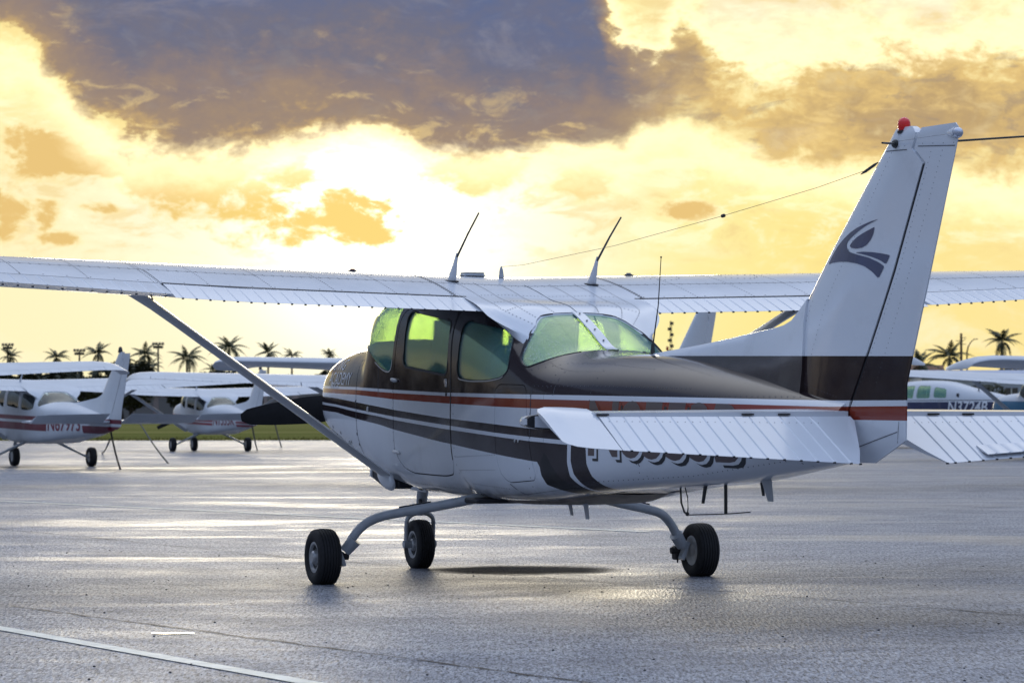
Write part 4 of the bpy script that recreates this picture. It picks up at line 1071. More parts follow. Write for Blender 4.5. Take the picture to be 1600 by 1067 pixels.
        if sg < 0:        # trim tab on the right elevator
            bm = bmesh.new(); rows = []; td = R(-10)
            for y in sorted([.49, 1.17] + [b + dv for b in bs if .5 < b < 1.15 for dv in (-.011, 0, .011)]):
                bd = .004 if any(abs(y - b) < 1e-6 for b in bs) else 0
                hpt = elev(-y, .70, 0)[0]; e = elev(-y, 1.0, 0)[0]; d = (e - hpt); 
                rows.append([hpt + Vector((0, 0, .007 + bd)), hpt + d * .5 + Vector((.0, 0, .016 + bd)), hpt + d * .93 + Vector((0, 0, .023 + bd)), hpt + d * .93 + Vector((0, 0, .020)), hpt + d * .5 + Vector((0, 0, .006)), hpt + Vector((0, 0, -.004))])
            add_grid(bm, rows, True, True, True); bmesh.ops.recalc_face_normals(bm, faces=bm.faces); obj('trim_tab', bm, 'white_paint', ev, 25)
    bm = bmesh.new(); add_ball(bm, V3(6.03, 0, 1.0), .055, 12, (1, .7, 1.4)); obj('tail_fitting', bm, 'dark_metal', root)
    # rudder lower seam lines
    fs_line(rud, [(6.09, .875), (6.47, .955)]); fs_line(rud, [(6.47, .90), (6.485, 1.005)], .003)
    # beacon, tail light, whisker aerial
    bm = bmesh.new(); add_lathe(bm, [(0, .034), (.012, .034), (.014, .030)], V3(6.535, 0, 2.412), (0, 0, 1), 20); bc = obj('beacon_base', bm, 'dark_metal', fin)
    bm = bmesh.new(); add_lathe(bm, [(0, .028), (.02, .032), (.04, .031), (.055, .024), (.064, .012), (.066, .001)], V3(6.535, 0, 2.425), (0, 0, 1), 20); obj('beacon_lens', bm, 'red_plastic', fin)
    bm = bmesh.new(); add_lathe(bm, [(-.11, .001), (-.08, .014), (-.02, .027), (.0, .028)], V3(7.06, .0, 2.375), V3(1, 0, -.05), 18); tl = obj('tail_light', bm, 'white_paint', rud)
    bm = bmesh.new(); add_lathe(bm, [(0, .026), (.010, .025), (.022, .019), (.034, .009), (.036, .001)], V3(7.062, 0, 2.375), V3(1, 0, -.05), 18); obj('light_lens', bm, 'clear_lens', tl)
    bm = bmesh.new(); kb = V3(6.505, .034, 2.362); add_ball(bm, kb, .024, 12, (1.1, .7, .9)); add_ball(bm, V3(6.505, -.034, 2.362), .024, 12, (1.1, .7, .9))
    add_tube(bm, [kb, V3(6.72, .22, 2.345)], [.006, .005], 8); add_tube(bm, [V3(6.505, -.034, 2.362), V3(7.15, -.50, 2.375)], [.006, .0045], 8); obj('whisker_antenna', bm, 'antenna_black', fin)
    # logo on the fin, pixel outlines read off the photograph and mapped to the fin's side
    sw1 = [(1384, 343), (1372, 346.5), (1360, 351.5), (1350, 356), (1339, 363), (1328, 372.5), (1318, 384), (1310, 397), (1303, 412.5), (1312, 410), (1325, 408.4), (1338, 408.6), (1352, 411), (1364, 415.5), (1375, 424), (1384, 434.5), (1392, 416), (1383, 409), (1370, 402.5), (1355, 398), (1342, 394), (1337, 389), (1334.5, 383), (1336, 377), (1343, 369.5), (1352, 362), (1364, 353.5), (1374, 348)]
    sw2 = [(1378, 355), (1370, 359.5), (1360, 365), (1351, 371), (1344, 378), (1340.5, 384), (1344, 387), (1352, 388.2), (1360, 387), (1367, 382.5), (1372.5, 375), (1376, 366)]
    sw3 = [(1350.5, 394.5), (1362, 393.2), (1375, 394), (1388, 396), (1400, 399), (1394, 412.5), (1386, 406.5), (1374, 401), (1362, 397.2)]
    # similarity map from pixels to (s,z) on the fin side, fitted at three points
    A0 = Vector((1303, 412.5)); P3 = {(1303, 412.5): (5.785, 1.803), (1384, 343): (6.345, 2.003), (1400, 399): (6.444, 1.82)}
    e1 = Vector((1384 - 1303, 343 - 412.5)); e2 = Vector((1400 - 1303, 399 - 412.5)); det = e1.x * e2.y - e1.y * e2.x
    g1 = Vector((6.345 - 5.785, 2.003 - 1.803)); g2 = Vector((6.440 - 5.785, 1.82 - 1.803))
    def tosz(p):
        d = Vector(p) - A0; a = (d.x * e2.y - d.y * e2.x) / det; b = (e1.x * d.y - e1.y * d.x) / det; q = g1 * a + g2 * b
        return (5.785 + q.x, 1.803 + q.y)
    for sw in (sw1, sw2, sw3):
        pts = [tosz(p) for p in chaikin(sw, 1, True, .12)]
        decal('fin_logo', poly_mesh(pts), lambda u, v: V3(u, fin_half(u, v) + .0022, v), 'logo_blue', fin, 8)
    # ------------- lettering
    def side_text(body, s0, z0, h, length, mat, shear, off, name='registration_lettering', par=root, bold=.0):
        me = text_mesh(body, 1.0, shear, bold); xs = [v.co.x for v in me.vertices]; yy = [v.co.y for v in me.vertices]; x0, x1, y0, y1 = min(xs), max(xs), min(yy), max(yy)
        def f(u, v):
            s = s0 + (u - x0) / (x1 - x0) * length; z = z0 + (v - y0) / (y1 - y0) * h + (s - s0) * -.016
            return V3(s, hull.y(s, z) + off, z)
        return decal(name, me, f, mat, par, 12)
    side_text('N8553B', 3.635, .775, .325, 1.545, 'black_letter', .06, .0016, 'letter_shadow', bold=.02)
    side_text('N8553B', 3.610, .790, .325, 1.545, 'striped_paint', .06, .0022, 'letter_gap', bold=.032)
    side_text('N8553B', 3.590, .805, .318, 1.545, 'brown_letter', .06, .0028, bold=.028)
    side_text('FLYING', -.88, 1.345, .075, .40, 'faint_letter', .25, .002, 'cowl_lettering')
    side_text('ACADEMY', -.86, 1.245, .085, .62, 'faint_letter', .25, .002, 'cowl_lettering')
    side_text('RG', -.78, 1.228 - .012, .045, .22, 'faint_letter', .15, .002, 'cowl_lettering')
    # ------------- aerials on the roof
    for sg, s in ((1, 1.50), (-1, 1.56)):
        y = sg * .46; zt = wing.up(.46, (s - wing.le(.46)) / 1.63).z
        bm = bmesh.new(); rows = []
        for t, a, b in ((0, .058, .022), (.04, .05, .018), (.10, .026, .012), (.17, .010, .008)):
            c = V3(s + t * .62 + .01, y, zt - .002 + t); rows.append([c + V3(a * math.cos(q * math.pi / 5), b * math.sin(q * math.pi / 5), 0) for q in range(10)])
        add_grid(bm, rows, True, True, True); bmesh.ops.recalc_face_normals(bm, faces=bm.faces); an = obj('antenna', bm, 'antenna_white', root, 60)
        bm = bmesh.new(); add_tube(bm, [V3(s + .085, y, zt + .12), V3(s + .49, y, zt + .40)] if False else [V3(s + .095, y, zt + .135), V3(s + .30, y, zt + .28), V3(s + .48, y, zt + .395)], [.0075, .006, .005], 8); obj('rod', bm, 'antenna_black', an)
        bm = bmesh.new(); add_lathe(bm, [(0, .075), (.004, .073), (.005, .01)], V3(s + .01, y, zt - .002), V3(.12, 0, 1), 16)
        for v in bm.verts: v.co.y = y + (v.co.y - y) * .55
        obj('base_plate', bm, 'dark_line', an)
    bm = bmesh.new(); x = .24; p, nn = wpt(.16, x); add_box(bm, p + nn * .006, (.12, .17, .04)); bmesh.ops.bevel(bm, geom=bm.edges[:], offset=.02, segments=3, affect='EDGES'); obj('roof_vent', bm, 'grey_paint', root)
    p, nn = wpt(0.0, .30); bm = bmesh.new(); add_lathe(bm, [(0, .018), (.02, .016), (.05, .012), (.075, .004)], p, (0, 0, 1), 10); obj('wire_mast', bm, 'grey_paint', root)
    pm = p + Vector((0, 0, .072))
    wp = [pm, V3(1.55, 0, pm.z - .004), V3(3.0, 0, 2.028), V3(4.477, 0, 2.122), V3(5.6, 0, 2.205), V3(6.18, 0, 2.262), V3(6.31, 0, 2.30)]
    wp = [wp[0]] + [wp[1]] + wp[2:]
    bm = bmesh.new(); add_tube(bm, wp, .0014, 6); aw = obj('aerial_wire', bm, 'wire', root)
    bm = bmesh.new(); add_lathe(bm, [(-.016, .004), (-.012, .010), (.012, .010), (.016, .004)], V3(4.477, 0, 2.122), V3(1, 0, .07), 10); obj('insulator', bm, 'antenna_black', aw)
    bm = bmesh.new(); add_tube(bm, [V3(6.08, 0, 2.241), V3(6.10, 0, 2.246), V3(6.13, 0, 2.253), V3(6.225, 0, 2.278), V3(6.25, 0, 2.285), V3(6.27, 0, 2.289)], [.002, .004, .0075, .0075, .004, .002], 10); obj('insulator', bm, 'antenna_black', aw)
    bm = bmesh.new(); zb = hull.ztop(3.5, 0); add_tube(bm, [V3(3.535, .0, zb - .01), V3(3.54, 0, zb + .06)], [.016, .009], 8); add_tube(bm, [V3(3.54, 0, zb + .05), V3(3.615, 0, 1.66), V3(3.655, 0, 1.93)], [.005, .0035, .0025], 6); add_ball(bm, V3(3.655, 0, 1.932), .006, 6); obj('whip_antenna', bm, 'antenna_black', root)
    # belly aerials
    def blade(s, y, h, ln, sweep, mat='antenna_white'):
        zb = hull.sec(s)[1] + .004; bm = bmesh.new(); rows = []
        for t in (0, .3, .7, 1): rows.append([V3(s + sweep * t * h + ln * (1 - .45 * t) * math.cos(k * math.pi / 4) * .5, y + .008 * math.sin(k * math.pi / 4), zb - h * t) for k in range(8)])
        add_grid(bm, rows, True, True, True); bmesh.ops.recalc_face_normals(bm, faces=bm.faces); obj('blade_antenna', bm, mat, root)
    blade(2.42, .05, .09, .06, .5); blade(2.78, .10, .115, .08, .35); blade(4.35, .05, .10, .045, -.35, 'antenna_black'); blade(5.0, .0, .115, .13, .45, 'grey_paint'); blade(4.70, -.12, .07, .03, .3, 'antenna_black')
    zb = hull.sec(4.5)[1]
    bm = bmesh.new(); add_tube(bm, [V3(4.5, .0, zb), V3(4.5, 0, .50)], .010, 8); add_tube(bm, [V3(4.12, .05, .485), V3(4.5, 0, .50), V3(4.70, -.05, .515)], .0035, 6); obj('belly_mast', bm, 'antenna_black', root)
    bm = bmesh.new(); add_tube(bm, [V3(4.02, .05, .64), V3(4.03, .05, .55), V3(4.07, .05, .50), V3(4.11, .05, .485)], .006, 6); add_tube(bm, [V3(4.08, .05, .64), V3(4.115, .05, .58), V3(4.12, .05, .52), V3(4.11, .05, .485)], .0035, 6); add_ball(bm, V3(4.11, .05, .49), .012, 8); obj('wire_loop', bm, 'antenna_black', root)
    # ------------- undercarriage
    for sg in (1, -1):
        bm = bmesh.new(); path = [(1.82, .30, .548), (1.79, .38, .53), (1.70, .62, .478), (1.60, .84, .438), (1.54, .95, .412), (1.49, 1.02, .372), (1.465, 1.07, .318), (1.45, 1.11, .255), (1.445, 1.125, .228)]
        sm = [V3(s, sg * y, z) for s, y, z in chaikin(path, 2, False)]
        nn = len(sm); add_tube(bm, sm, [.032 - .005 * i / nn for i in range(nn)], 14); leg = obj('gear_leg', bm, 'grey_paint', root, 60)
        bm = bmesh.new(); add_tube(bm, [V3(1.68, sg * .66, .471 + .033), V3(1.60, sg * .84, .438 + .032)], .010, 8, flat=(Vector((0, 0, 1)), .5)); obj('tread_strip', bm, 'dark_line', leg)
        bm = bmesh.new(); add_tube(bm, [V3(1.478, sg * 1.085, .27), V3(1.45, sg * 1.14, .20)], [.044, .038], 12); add_box(bm, V3(1.43, sg * 1.165, .165), (.06, .03, .12), Matrix.Rotation(-sg * .35, 3, 'X')); bmesh.ops.bevel(bm, geom=[e for e in bm.edges if e.calc_length() > .03], offset=.006, segments=1, affect='EDGES'); obj('axle_fitting', bm, 'grey_paint', leg, 40)
        bm = bmesh.new(); add_box(bm, V3(1.36, sg * 1.15, .15), (.07, .055, .09)); add_lathe(bm, [(-.03, .022), (.03, .022)], V3(1.38, sg * 1.125, .165), (0, 1, 0), 12); add_tube(bm, [V3(1.36, sg * 1.15, .11), V3(1.36, sg * 1.15, .085)], .006, 6); bmesh.ops.bevel(bm, geom=[e for e in bm.edges if e.calc_length() > .04], offset=.008, segments=1, affect='EDGES'); obj('brake_caliper', bm, 'dark_metal', leg)
        wheel(root, V3(1.43, sg * 1.275, .166), (0, sg, 0), .1755, .150)
        bm = bmesh.new(); add_box(bm, V3(1.87, sg * .33, .515), (.26, .30, .035)); bmesh.ops.bevel(bm, geom=bm.edges[:], offset=.01, segments=1, affect='EDGES'); obj('gear_door', bm, 'dark_metal', root)
    bm = bmesh.new(); add_tube(bm, [V3(-.20, 0, .72), V3(-.29, 0, .40)], [.042, .036], 14); add_tube(bm, [V3(-.255, 0, .50), V3(-.305, 0, .365)], [.028, .028], 12); ng = obj('nose_strut', bm, 'grey_paint', root)
    bm = bmesh.new()
    for sg in (1, -1): add_tube(bm, [V3(s, sg * y, z) for s, y, z in chaikin([(-.30, .0, .375), (-.30, .05, .372), (-.305, .094, .34), (-.315, .098, .27), (-.32, .094, .165)], 2, False)], .018, 10, flat=(Vector((0, 1, 0)), .8))
    add_lathe(bm, [(-.115, .026), (.115, .026)], V3(-.32, 0, .163), (0, 1, 0), 14); obj('fork', bm, 'grey_paint', ng)
    bm = bmesh.new(); add_tube(bm, [V3(-.25, .02, .46), V3(-.12, .06, .41), V3(-.10, .05, .42), V3(-.28, .02, .385)], .014, 8); add_box(bm, V3(-.10, .055, .415), (.06, .05, .03)); obj('torque_link', bm, 'dark_metal', ng)
    wheel(root, V3(-.32, 0, .160), (0, 1, 0), .169, .128, name='nose_wheel')
    for sg in (1, -1):
        bm = bmesh.new(); add_box(bm, V3(.02, sg * .13, .570), (.30, .010, .08), Matrix.Rotation(-.05, 3, 'Y')); obj('nose_gear_door', bm, 'white_paint', root)
    # ------------- cabin interior
    def seat(s, y, lean):
        bm = bmesh.new(); add_box(bm, V3(s, y, .90), (.46, .46, .14)); add_box(bm, V3(s + .28, y, 1.285), (.11, .47, .78), Matrix.Rotation(-lean, 3, 'Y')); bmesh.ops.bevel(bm, geom=bm.edges[:], offset=.04, segments=3, affect='EDGES')
        o = obj('seat', bm, 'seat_fabric', root, 60)
    for y in (.26, -.26): seat(.95, y, .14)
    bm = bmesh.new(); add_box(bm, V3(1.95, 0, .88), (.42, .94, .14)); add_box(bm, V3(2.25, 0, 1.06), (.11, .94, .40), Matrix.Rotation(-.2, 3, 'Y')); bmesh.ops.bevel(bm, geom=bm.edges[:], offset=.04, segments=3, affect='EDGES'); obj('rear_seat', bm, 'seat_fabric', root, 60)
    bm = bmesh.new(); rows = []
    for i in range(13):
        y = -.48 + .96 * i / 12; zt = 1.40 - .10 * abs(y / .48) ** 3; rows.append([V3(.20, y, 1.30), V3(.25, y, zt), V3(.42, y, zt + .01), V3(.46, y, zt - .04), V3(.44, y, 1.02), V3(.20, y, 1.02)])
    add_grid(bm, rows, True, True, True); bmesh.ops.recalc_face_normals(bm, faces=bm.faces); obj('instrument_panel', bm, 'interior', root)
    for y in (.26, -.26):
        bm = bmesh.new(); add_tube(bm, [V3(.45, y, 1.20), V3(.58, y, 1.20)], .014, 8); add_tube(bm, [V3(.58, y + a, 1.20 + b) for a, b in ((-.17, .13), (-.18, .04), (-.13, -.04), (0, -.03), (.13, -.04), (.18, .04), (.17, .13))], .014, 8); obj('control_yoke', bm, 'seat_fabric', root)
    bm = bmesh.new(); add_tube(bm, [V3(2.30 + .30 * math.cos(a), .42, 1.16 + .30 * math.sin(a)) for a in [math.pi * k / 12 for k in range(13)]], .02, 8); obj('baggage_net_bar', bm, 'interior', root)
    # rain drops on the rear window
    bm = bmesh.new(); rn = random.Random(5)
    for i in range(520):
        s = rn.uniform(2.47, 2.93); z = rn.uniform(1.36, 1.62); 
        if z > hull.ztop(s, 0) - .01: continue
        y = hull.y(s, z)
        if y > .49 and s < 2.76: continue
        p, nn = hp(s, z); r = rn.choice((.0014, .0018, .0022, .003)); rivet_row(bm, lambda k: (p - nn * .0052, nn), 1, r, r * .6)
    tag(obj('rain_drop', bm, 'clear_lens', rwp, 60), kind='stuff')
    kill(list(cut.values()) + [d_in, b_in]); 
    for m_ in (base, gl, me):
        if m_.users == 0: bpy.data.meshes.remove(m_)
    return root
near = near_plane()

# ------------------------------------------------------------------ parked aeroplanes in the background
def place(px_, depth, s, y, th, sx=1.0):
    """root position so that station s, offset y of the aircraft stands at that photo column and distance"""
    X = (px_ - 800) / 5225.9 * depth
    fx, fy, lx, ly = -math.sin(th), math.cos(th), -math.cos(th), -math.sin(th)
    return Vector((X + s * sx * fx - y * sx * lx, depth + s * sx * fy - y * sx * ly, 0))
BG = {}
hull_main = hull
hull = Hull([(r[0], r[1], r[2], min(r[3], 1.765) if .3 < r[0] < 1.9 else r[3], *r[4:]) for r in HIGH])
def bg_meshes():
    N = 44; st = hull.stations(.16, [-1.22, -1.15])
    base = hull.shell(N, st); base.materials.append(MATS['white_paint']); base.materials.append(MATS['interior'])
    polys = {'door_window': rw1, 'side_window': rw2, 'windshield': rwsh, 'rear_window': rrear}
    cs = [prism(p, -1.2, 1.2) for p in polys.values()]
    BG['fuselage'] = boolean(base, cs); kill(cs); shade(BG['fuselage'], 32)
    gl = hull.shell(N, st, .006, .010); gl.materials.append(MATS['clear_glass']); gl.materials.append(MATS['clear_glass'])
    for k, p in polys.items():
        for sd, (a, b) in (('L', (.2, 1.2)), ('R', (-1.2, -.2))) if 'window' in k and k != 'rear_window' else (('', (-1.2, 1.2)),):
            c = prism(inset(p, -.006), a, b); BG[k + sd] = boolean(gl, [c], 'INTERSECT'); kill([c]); shade(BG[k + sd], 40)
    def keep(name, bm, ang=40):
        me = bpy.data.meshes.new(name); bm.to_mesh(me); bm.free(); shade(me, ang); BG[name] = me
    half = [0, .5, 1.4, 2.48, 3.2, 4.0, 5.05]
    bm = bmesh.new(); surf(bm, wing, sorted(set([-v for v in half] + half)), 0, HX, 10); keep('wing', bm)
    for sg, sd in ((1, 'L'), (-1, 'R')):
        for nm, a, b, rot in (('flap', .56, 2.465, -R(2)), ('aileron', 2.485, 5.04, R(1))):
            by, bs = bead_ys(a, b, .16, .014); bm = bmesh.new(); surf(bm, wing, [sg * v for v in by], HX + .008, 1.0, 4, [sg * v for v in bs], rot, .007, True); keep(nm + sd, bm, 25)
        bm = bmesh.new(); rows = []
        for y, k in ((5.05, 1), (5.25, .93), (5.36, .80), (5.43, .60), (5.465, .30)):
            sec = wing.section(sg * y, 0, 1.0, 10); c = wing.P(sg * y, .5, 0); rows.append([Vector((c.x + (p.x - c.x) * (k ** .4), p.y, c.z + (p.z - c.z) * k - (1 - k) * .16)) for p in sec])
        add_grid(bm, rows, True, True, True); bmesh.ops.recalc_face_normals(bm, faces=bm.faces); keep('wing_tip' + sd, bm, 50)
        bm = bmesh.new(); a = V3(1.17, sg * 2.36, wing.lo(2.36, .3).z + .02); b = V3(.63, sg * .50, .625); add_tube(bm, [a, b], .055, 10, flat=(Vector((0, .35, .94)).normalized(), .5)); keep('wing_strut' + sd, bm, 60)
        bm = bmesh.new(); rows = []
        for y in (.06, .7, 1.45, 1.68): rows.append([V3(5.2 + y * .135 + (6.05 - 5.2 - y * .135) * x, sg * y, 1.0 + h * (1 if y < 1.6 else .4)) for x, h in ((1, .02), (.4, .045), (.1, .03), (0, 0), (.1, -.03), (.4, -.045), (1, -.02))])
        add_grid(bm, rows, True, True, True); bmesh.ops.recalc_face_normals(bm, faces=bm.faces); keep('tailplane' + sd, bm, 50)
        bm = bmesh.new(); rows = []; up = R(19)
        for y, k in ((.22, 1), (.8, .93), (1.45, .86), (1.68, .75)):
            m = Matrix.Translation(V3(6.06, 0, 1.0)) @ Matrix.Rotation(up, 4, 'Y') @ Matrix.Translation(-V3(6.06, 0, 1.0))
            rows.append([m @ V3(6.06 + .52 * k * x, sg * y, 1.0 + h) for x, h in ((1, .002), (0, .022), (-.25 if y > 1.44 else -.02, .0), (0, -.022), (1, -.002))])
        add_grid(bm, rows, True, True, True); bmesh.ops.recalc_face_normals(bm, faces=bm.faces); keep('elevator' + sd, bm, 30)
        bm = bmesh.new(); add_tube(bm, [V3(1.52, sg * .30, .57), V3(1.48, sg * .62, .42), V3(1.45, sg * 1.06, .20)], [.05, .04, .03], 8, flat=(Vector((0, 0, 1)), .7)); keep('gear_leg' + sd, bm, 60)
    zs = [1.03, 1.2, 1.464, 1.61, 1.879, 2.2, 2.29, 2.371, 2.43]
    bm = bmesh.new(); vertical_surface(bm, zs, LE, lambda z: min(HG(z), 6.80), 10, True); keep('fin', bm, 50)
    bm = bmesh.new(); vertical_surface(bm, [.84, .913, 1.064, 1.318, 1.739, 2.251, 2.329, 2.40], lambda z: HG(z) + .03, TEr, 8, True); keep('rudder', bm, 50)
    bm = bmesh.new(); rows = []
    for i in range(10):
        s = 3.52 + 2.0 * i / 9; zt = lerp(s, [3.52, 4.226, 5.215, 5.5], [1.386, 1.428, 1.507, 1.61]); zb = hull.ztop(s, 0) - .02; rows.append([V3(s, .06, zb), V3(s, .025, (zb + zt) / 2), V3(s, 0, zt), V3(s, -.025, (zb + zt) / 2), V3(s, -.06, zb)])
    add_grid(bm, rows, True, True, True); bmesh.ops.recalc_face_normals(bm, faces=bm.faces); keep('dorsal_fin', bm, 50)
    for nm, Rr, w in (('tyre', .19, .15),):
        h = w / 2; bm = bmesh.new(); add_lathe(bm, [(-h * .6, Rr * .5), (-h, Rr * .72), (-h * .8, Rr * .94), (-h * .3, Rr), (h * .3, Rr), (h * .8, Rr * .94), (h, Rr * .72), (h * .6, Rr * .5)], (0, 0, 0), (0, 1, 0), 24); fix(bm); keep('tyre', bm, 40)
        bm = bmesh.new(); add_lathe(bm, [(-h * .75, .02), (-h * .7, Rr * .52), (h * .7, Rr * .52), (h * .75, .02)], (0, 0, 0), (0, 1, 0), 20); fix(bm); keep('rim', bm, 30)
    bm = bmesh.new(); add_tube(bm, [V3(-.20, 0, .70), V3(-.29, 0, .36)], [.05, .04], 10); add_tube(bm, [V3(-.29, 0, .40), V3(-.30, .10, .36), V3(-.31, .10, .19)], .018, 6); keep('nose_strut', bm, 60)
    bm = bmesh.new(); hb = V3(-1.30, 0, 1.118)
    rows = []
    for i in range(11):
        r = -.95 + 1.9 * i / 10; ch = .17 * (1 - .35 * abs(r)) if abs(r) > .12 else .1; d = Vector((0, math.cos(.45), -math.sin(.45))); q = Vector((.4 * (1 if r > 0 else -1), .35, .85)).normalized()
        rows.append([hb + d * r + q * ch * .5, hb + d * r + Vector((.012, 0, 0)), hb + d * r - q * ch * .5, hb + d * r - Vector((.012, 0, 0))])
    add_grid(bm, rows, True, True, True); bmesh.ops.recalc_face_normals(bm, faces=bm.faces); keep('propeller', bm, 40)
    bm = bmesh.new(); add_tube(bm, [V3(1.5, .46, 1.84), V3(1.62, .46, 1.98), V3(1.95, .46, 2.25)], [.03, .012, .008], 6); keep('antenna', bm, 60)
    bm = bmesh.new(); add_lathe(bm, [(0, .05), (.03, .05), (.05, .045), (.11, .03), (.125, .002)], V3(6.50, 0, 2.42), (0, 0, 1), 10); keep('beacon', bm, 60)
    bm = bmesh.new(); add_box(bm, V3(1.05, .26, 1.05), (.45, .42, .14)); add_box(bm, V3(1.25, .26, 1.25), (.12, .42, .5)); bmesh.ops.bevel(bm, geom=bm.edges[:], offset=.03, segments=2, affect='EDGES'); keep('seat', bm, 50)
    bm = bmesh.new(); add_box(bm, V3(.32, 0, 1.22), (.25, .92, .36)); keep('instrument_panel', bm, 50)
bg_meshes(); BG['roof_fairing'] = SHARED['fairing']
def bg_part(name, key, mat, parent, loc=None):
    me = BG[key]; o = bpy.data.objects.new(name, me); col.objects.link(o); o.parent = parent
    if loc is not None: o.location = loc
    if not me.materials: me.materials.append(MATS['white_paint'])
    if mat: o.material_slots[0].link = 'OBJECT'; o.material_slots[0].material = MATS[mat]
    return o
def bg_plane(label, px_, depth, s, y, th, livery, sx=.92, sz=.88, finz=1.0, reg=None, regmat='maroon_letter', group='airplanes parked behind'):
    root = empty('parked_aircraft', label, 'airplane', place(px_, depth, s, y, th, sx), R(90) + th, group); root.scale = (sx, sx, sz)
    f = bg_part('fuselage', 'fuselage', livery, root)
    for k in ('door_window', 'side_window'):
        for sd in 'LR': bg_part(k, k + sd, None, root)
    bg_part('windshield', 'windshield', None, root); bg_part('rear_window', 'rear_window', None, root)
    bg_part('wing', 'wing', 'dull_white', root); bg_part('roof_fairing', 'roof_fairing', 'dull_white', root)
    for k in ('flap', 'aileron', 'wing_tip'):
        for sd in 'LR': bg_part(k, k + sd, 'dull_white', root)
    for sd in 'LR':
        bg_part('wing_strut', 'wing_strut' + sd, 'dull_white', root); bg_part('tailplane', 'tailplane' + sd, 'dull_white', root); bg_part('elevator', 'elevator' + sd, 'dull_white', root); bg_part('gear_leg', 'gear_leg' + sd, 'grey_paint', root)
    fn = bg_part('fin', 'fin', livery, root); bg_part('dorsal_fin', 'dorsal_fin', livery, root); bg_part('rudder', 'rudder', livery, root); bg_part('beacon', 'beacon', 'dark_metal', fn)
    if finz != 1.0:
        for o in root.children:
            if o.name.split('.')[0] in ('fin', 'rudder'): o.scale = (1, 1, finz)
    for c in (V3(1.45, 1.13, .187 / sz), V3(1.45, -1.13, .187 / sz), V3(-.31, 0, .187 / sz)):
        w = bpy.data.objects.new('wheel', None); col.objects.link(w); w.parent = root; w.location = c; w.scale = (1 / sx, 1 / sx, 1 / sz)
        bg_part('tyre', 'tyre', 'rubber', w); bg_part('rim', 'rim', 'rim_metal', w)
    bg_part('nose_strut', 'nose_strut', 'grey_paint', root); bg_part('propeller', 'propeller', 'black_prop', root); bg_part('antenna', 'antenna', 'antenna_white', root)
    for yy in (0, -.52): bg_part('seat', 'seat', 'seat_fabric', root, Vector((0, yy, 0)))
    bg_part('instrument_panel', 'instrument_panel', 'interior', root)
    if reg:
        me = text_mesh(reg, 1.0, .08, .012); xs = [v.co.x for v in me.vertices]; yy = [v.co.y for v in me.vertices]; x0, x1, y0, y1 = min(xs), max(xs), min(yy), max(yy)
        def fm(u, v):
            ss = 3.35 + (u - x0) / (x1 - x0) * 1.50; z = .80 + (v - y0) / (y1 - y0) * .30; return V3(ss, hull.y(ss, z) + .006, z)
        decal('registration_lettering', me, fm, regmat, root, 6)
    return root
G1 = 'airplanes parked behind'
bg_plane('white airplane with maroon stripes and maroon letters N67973, at the left edge', 143, 65, 1.45, -1.13, R(26), 'maroon_stripe_paint', reg='N67973')
bg_plane('white airplane with red stripes lettered N1535K, on three wheels behind the left wing strut', 387, 90, 1.45, -1.13, R(21), 'red_stripe_paint', reg='N1535K')
bg_plane('white airplane whose ribbed wing shows just above the red-striped N1535K airplane', 203, 60.5, 1.6, 5.4, R(6), 'green_stripe_paint', sx=1.05)
bg_plane('white airplane whose left wing tip shows above the black propeller blade', 367, 50, 1.6, -5.4, R(152), 'maroon_stripe_paint', sx=1.0, sz=.92, finz=1.2)
bg_plane('white airplane mostly out of frame, its right wing reaching in at the left edge', 190, 48, 1.6, -5.4, R(20), 'red_stripe_paint')
bg_plane('white and blue airplane with a diagonal grey strut, at the right edge behind the tailplane', 1520, 72, 1.17, 2.36, R(24), 'blue_stripe_paint', sx=1.0, sz=.96)
bg_plane('white airplane whose rounded left wing tip hangs in front of the pale house', 1497, 47, 1.6, -5.4, R(198), 'green_stripe_paint', sx=1.0, sz=.90)

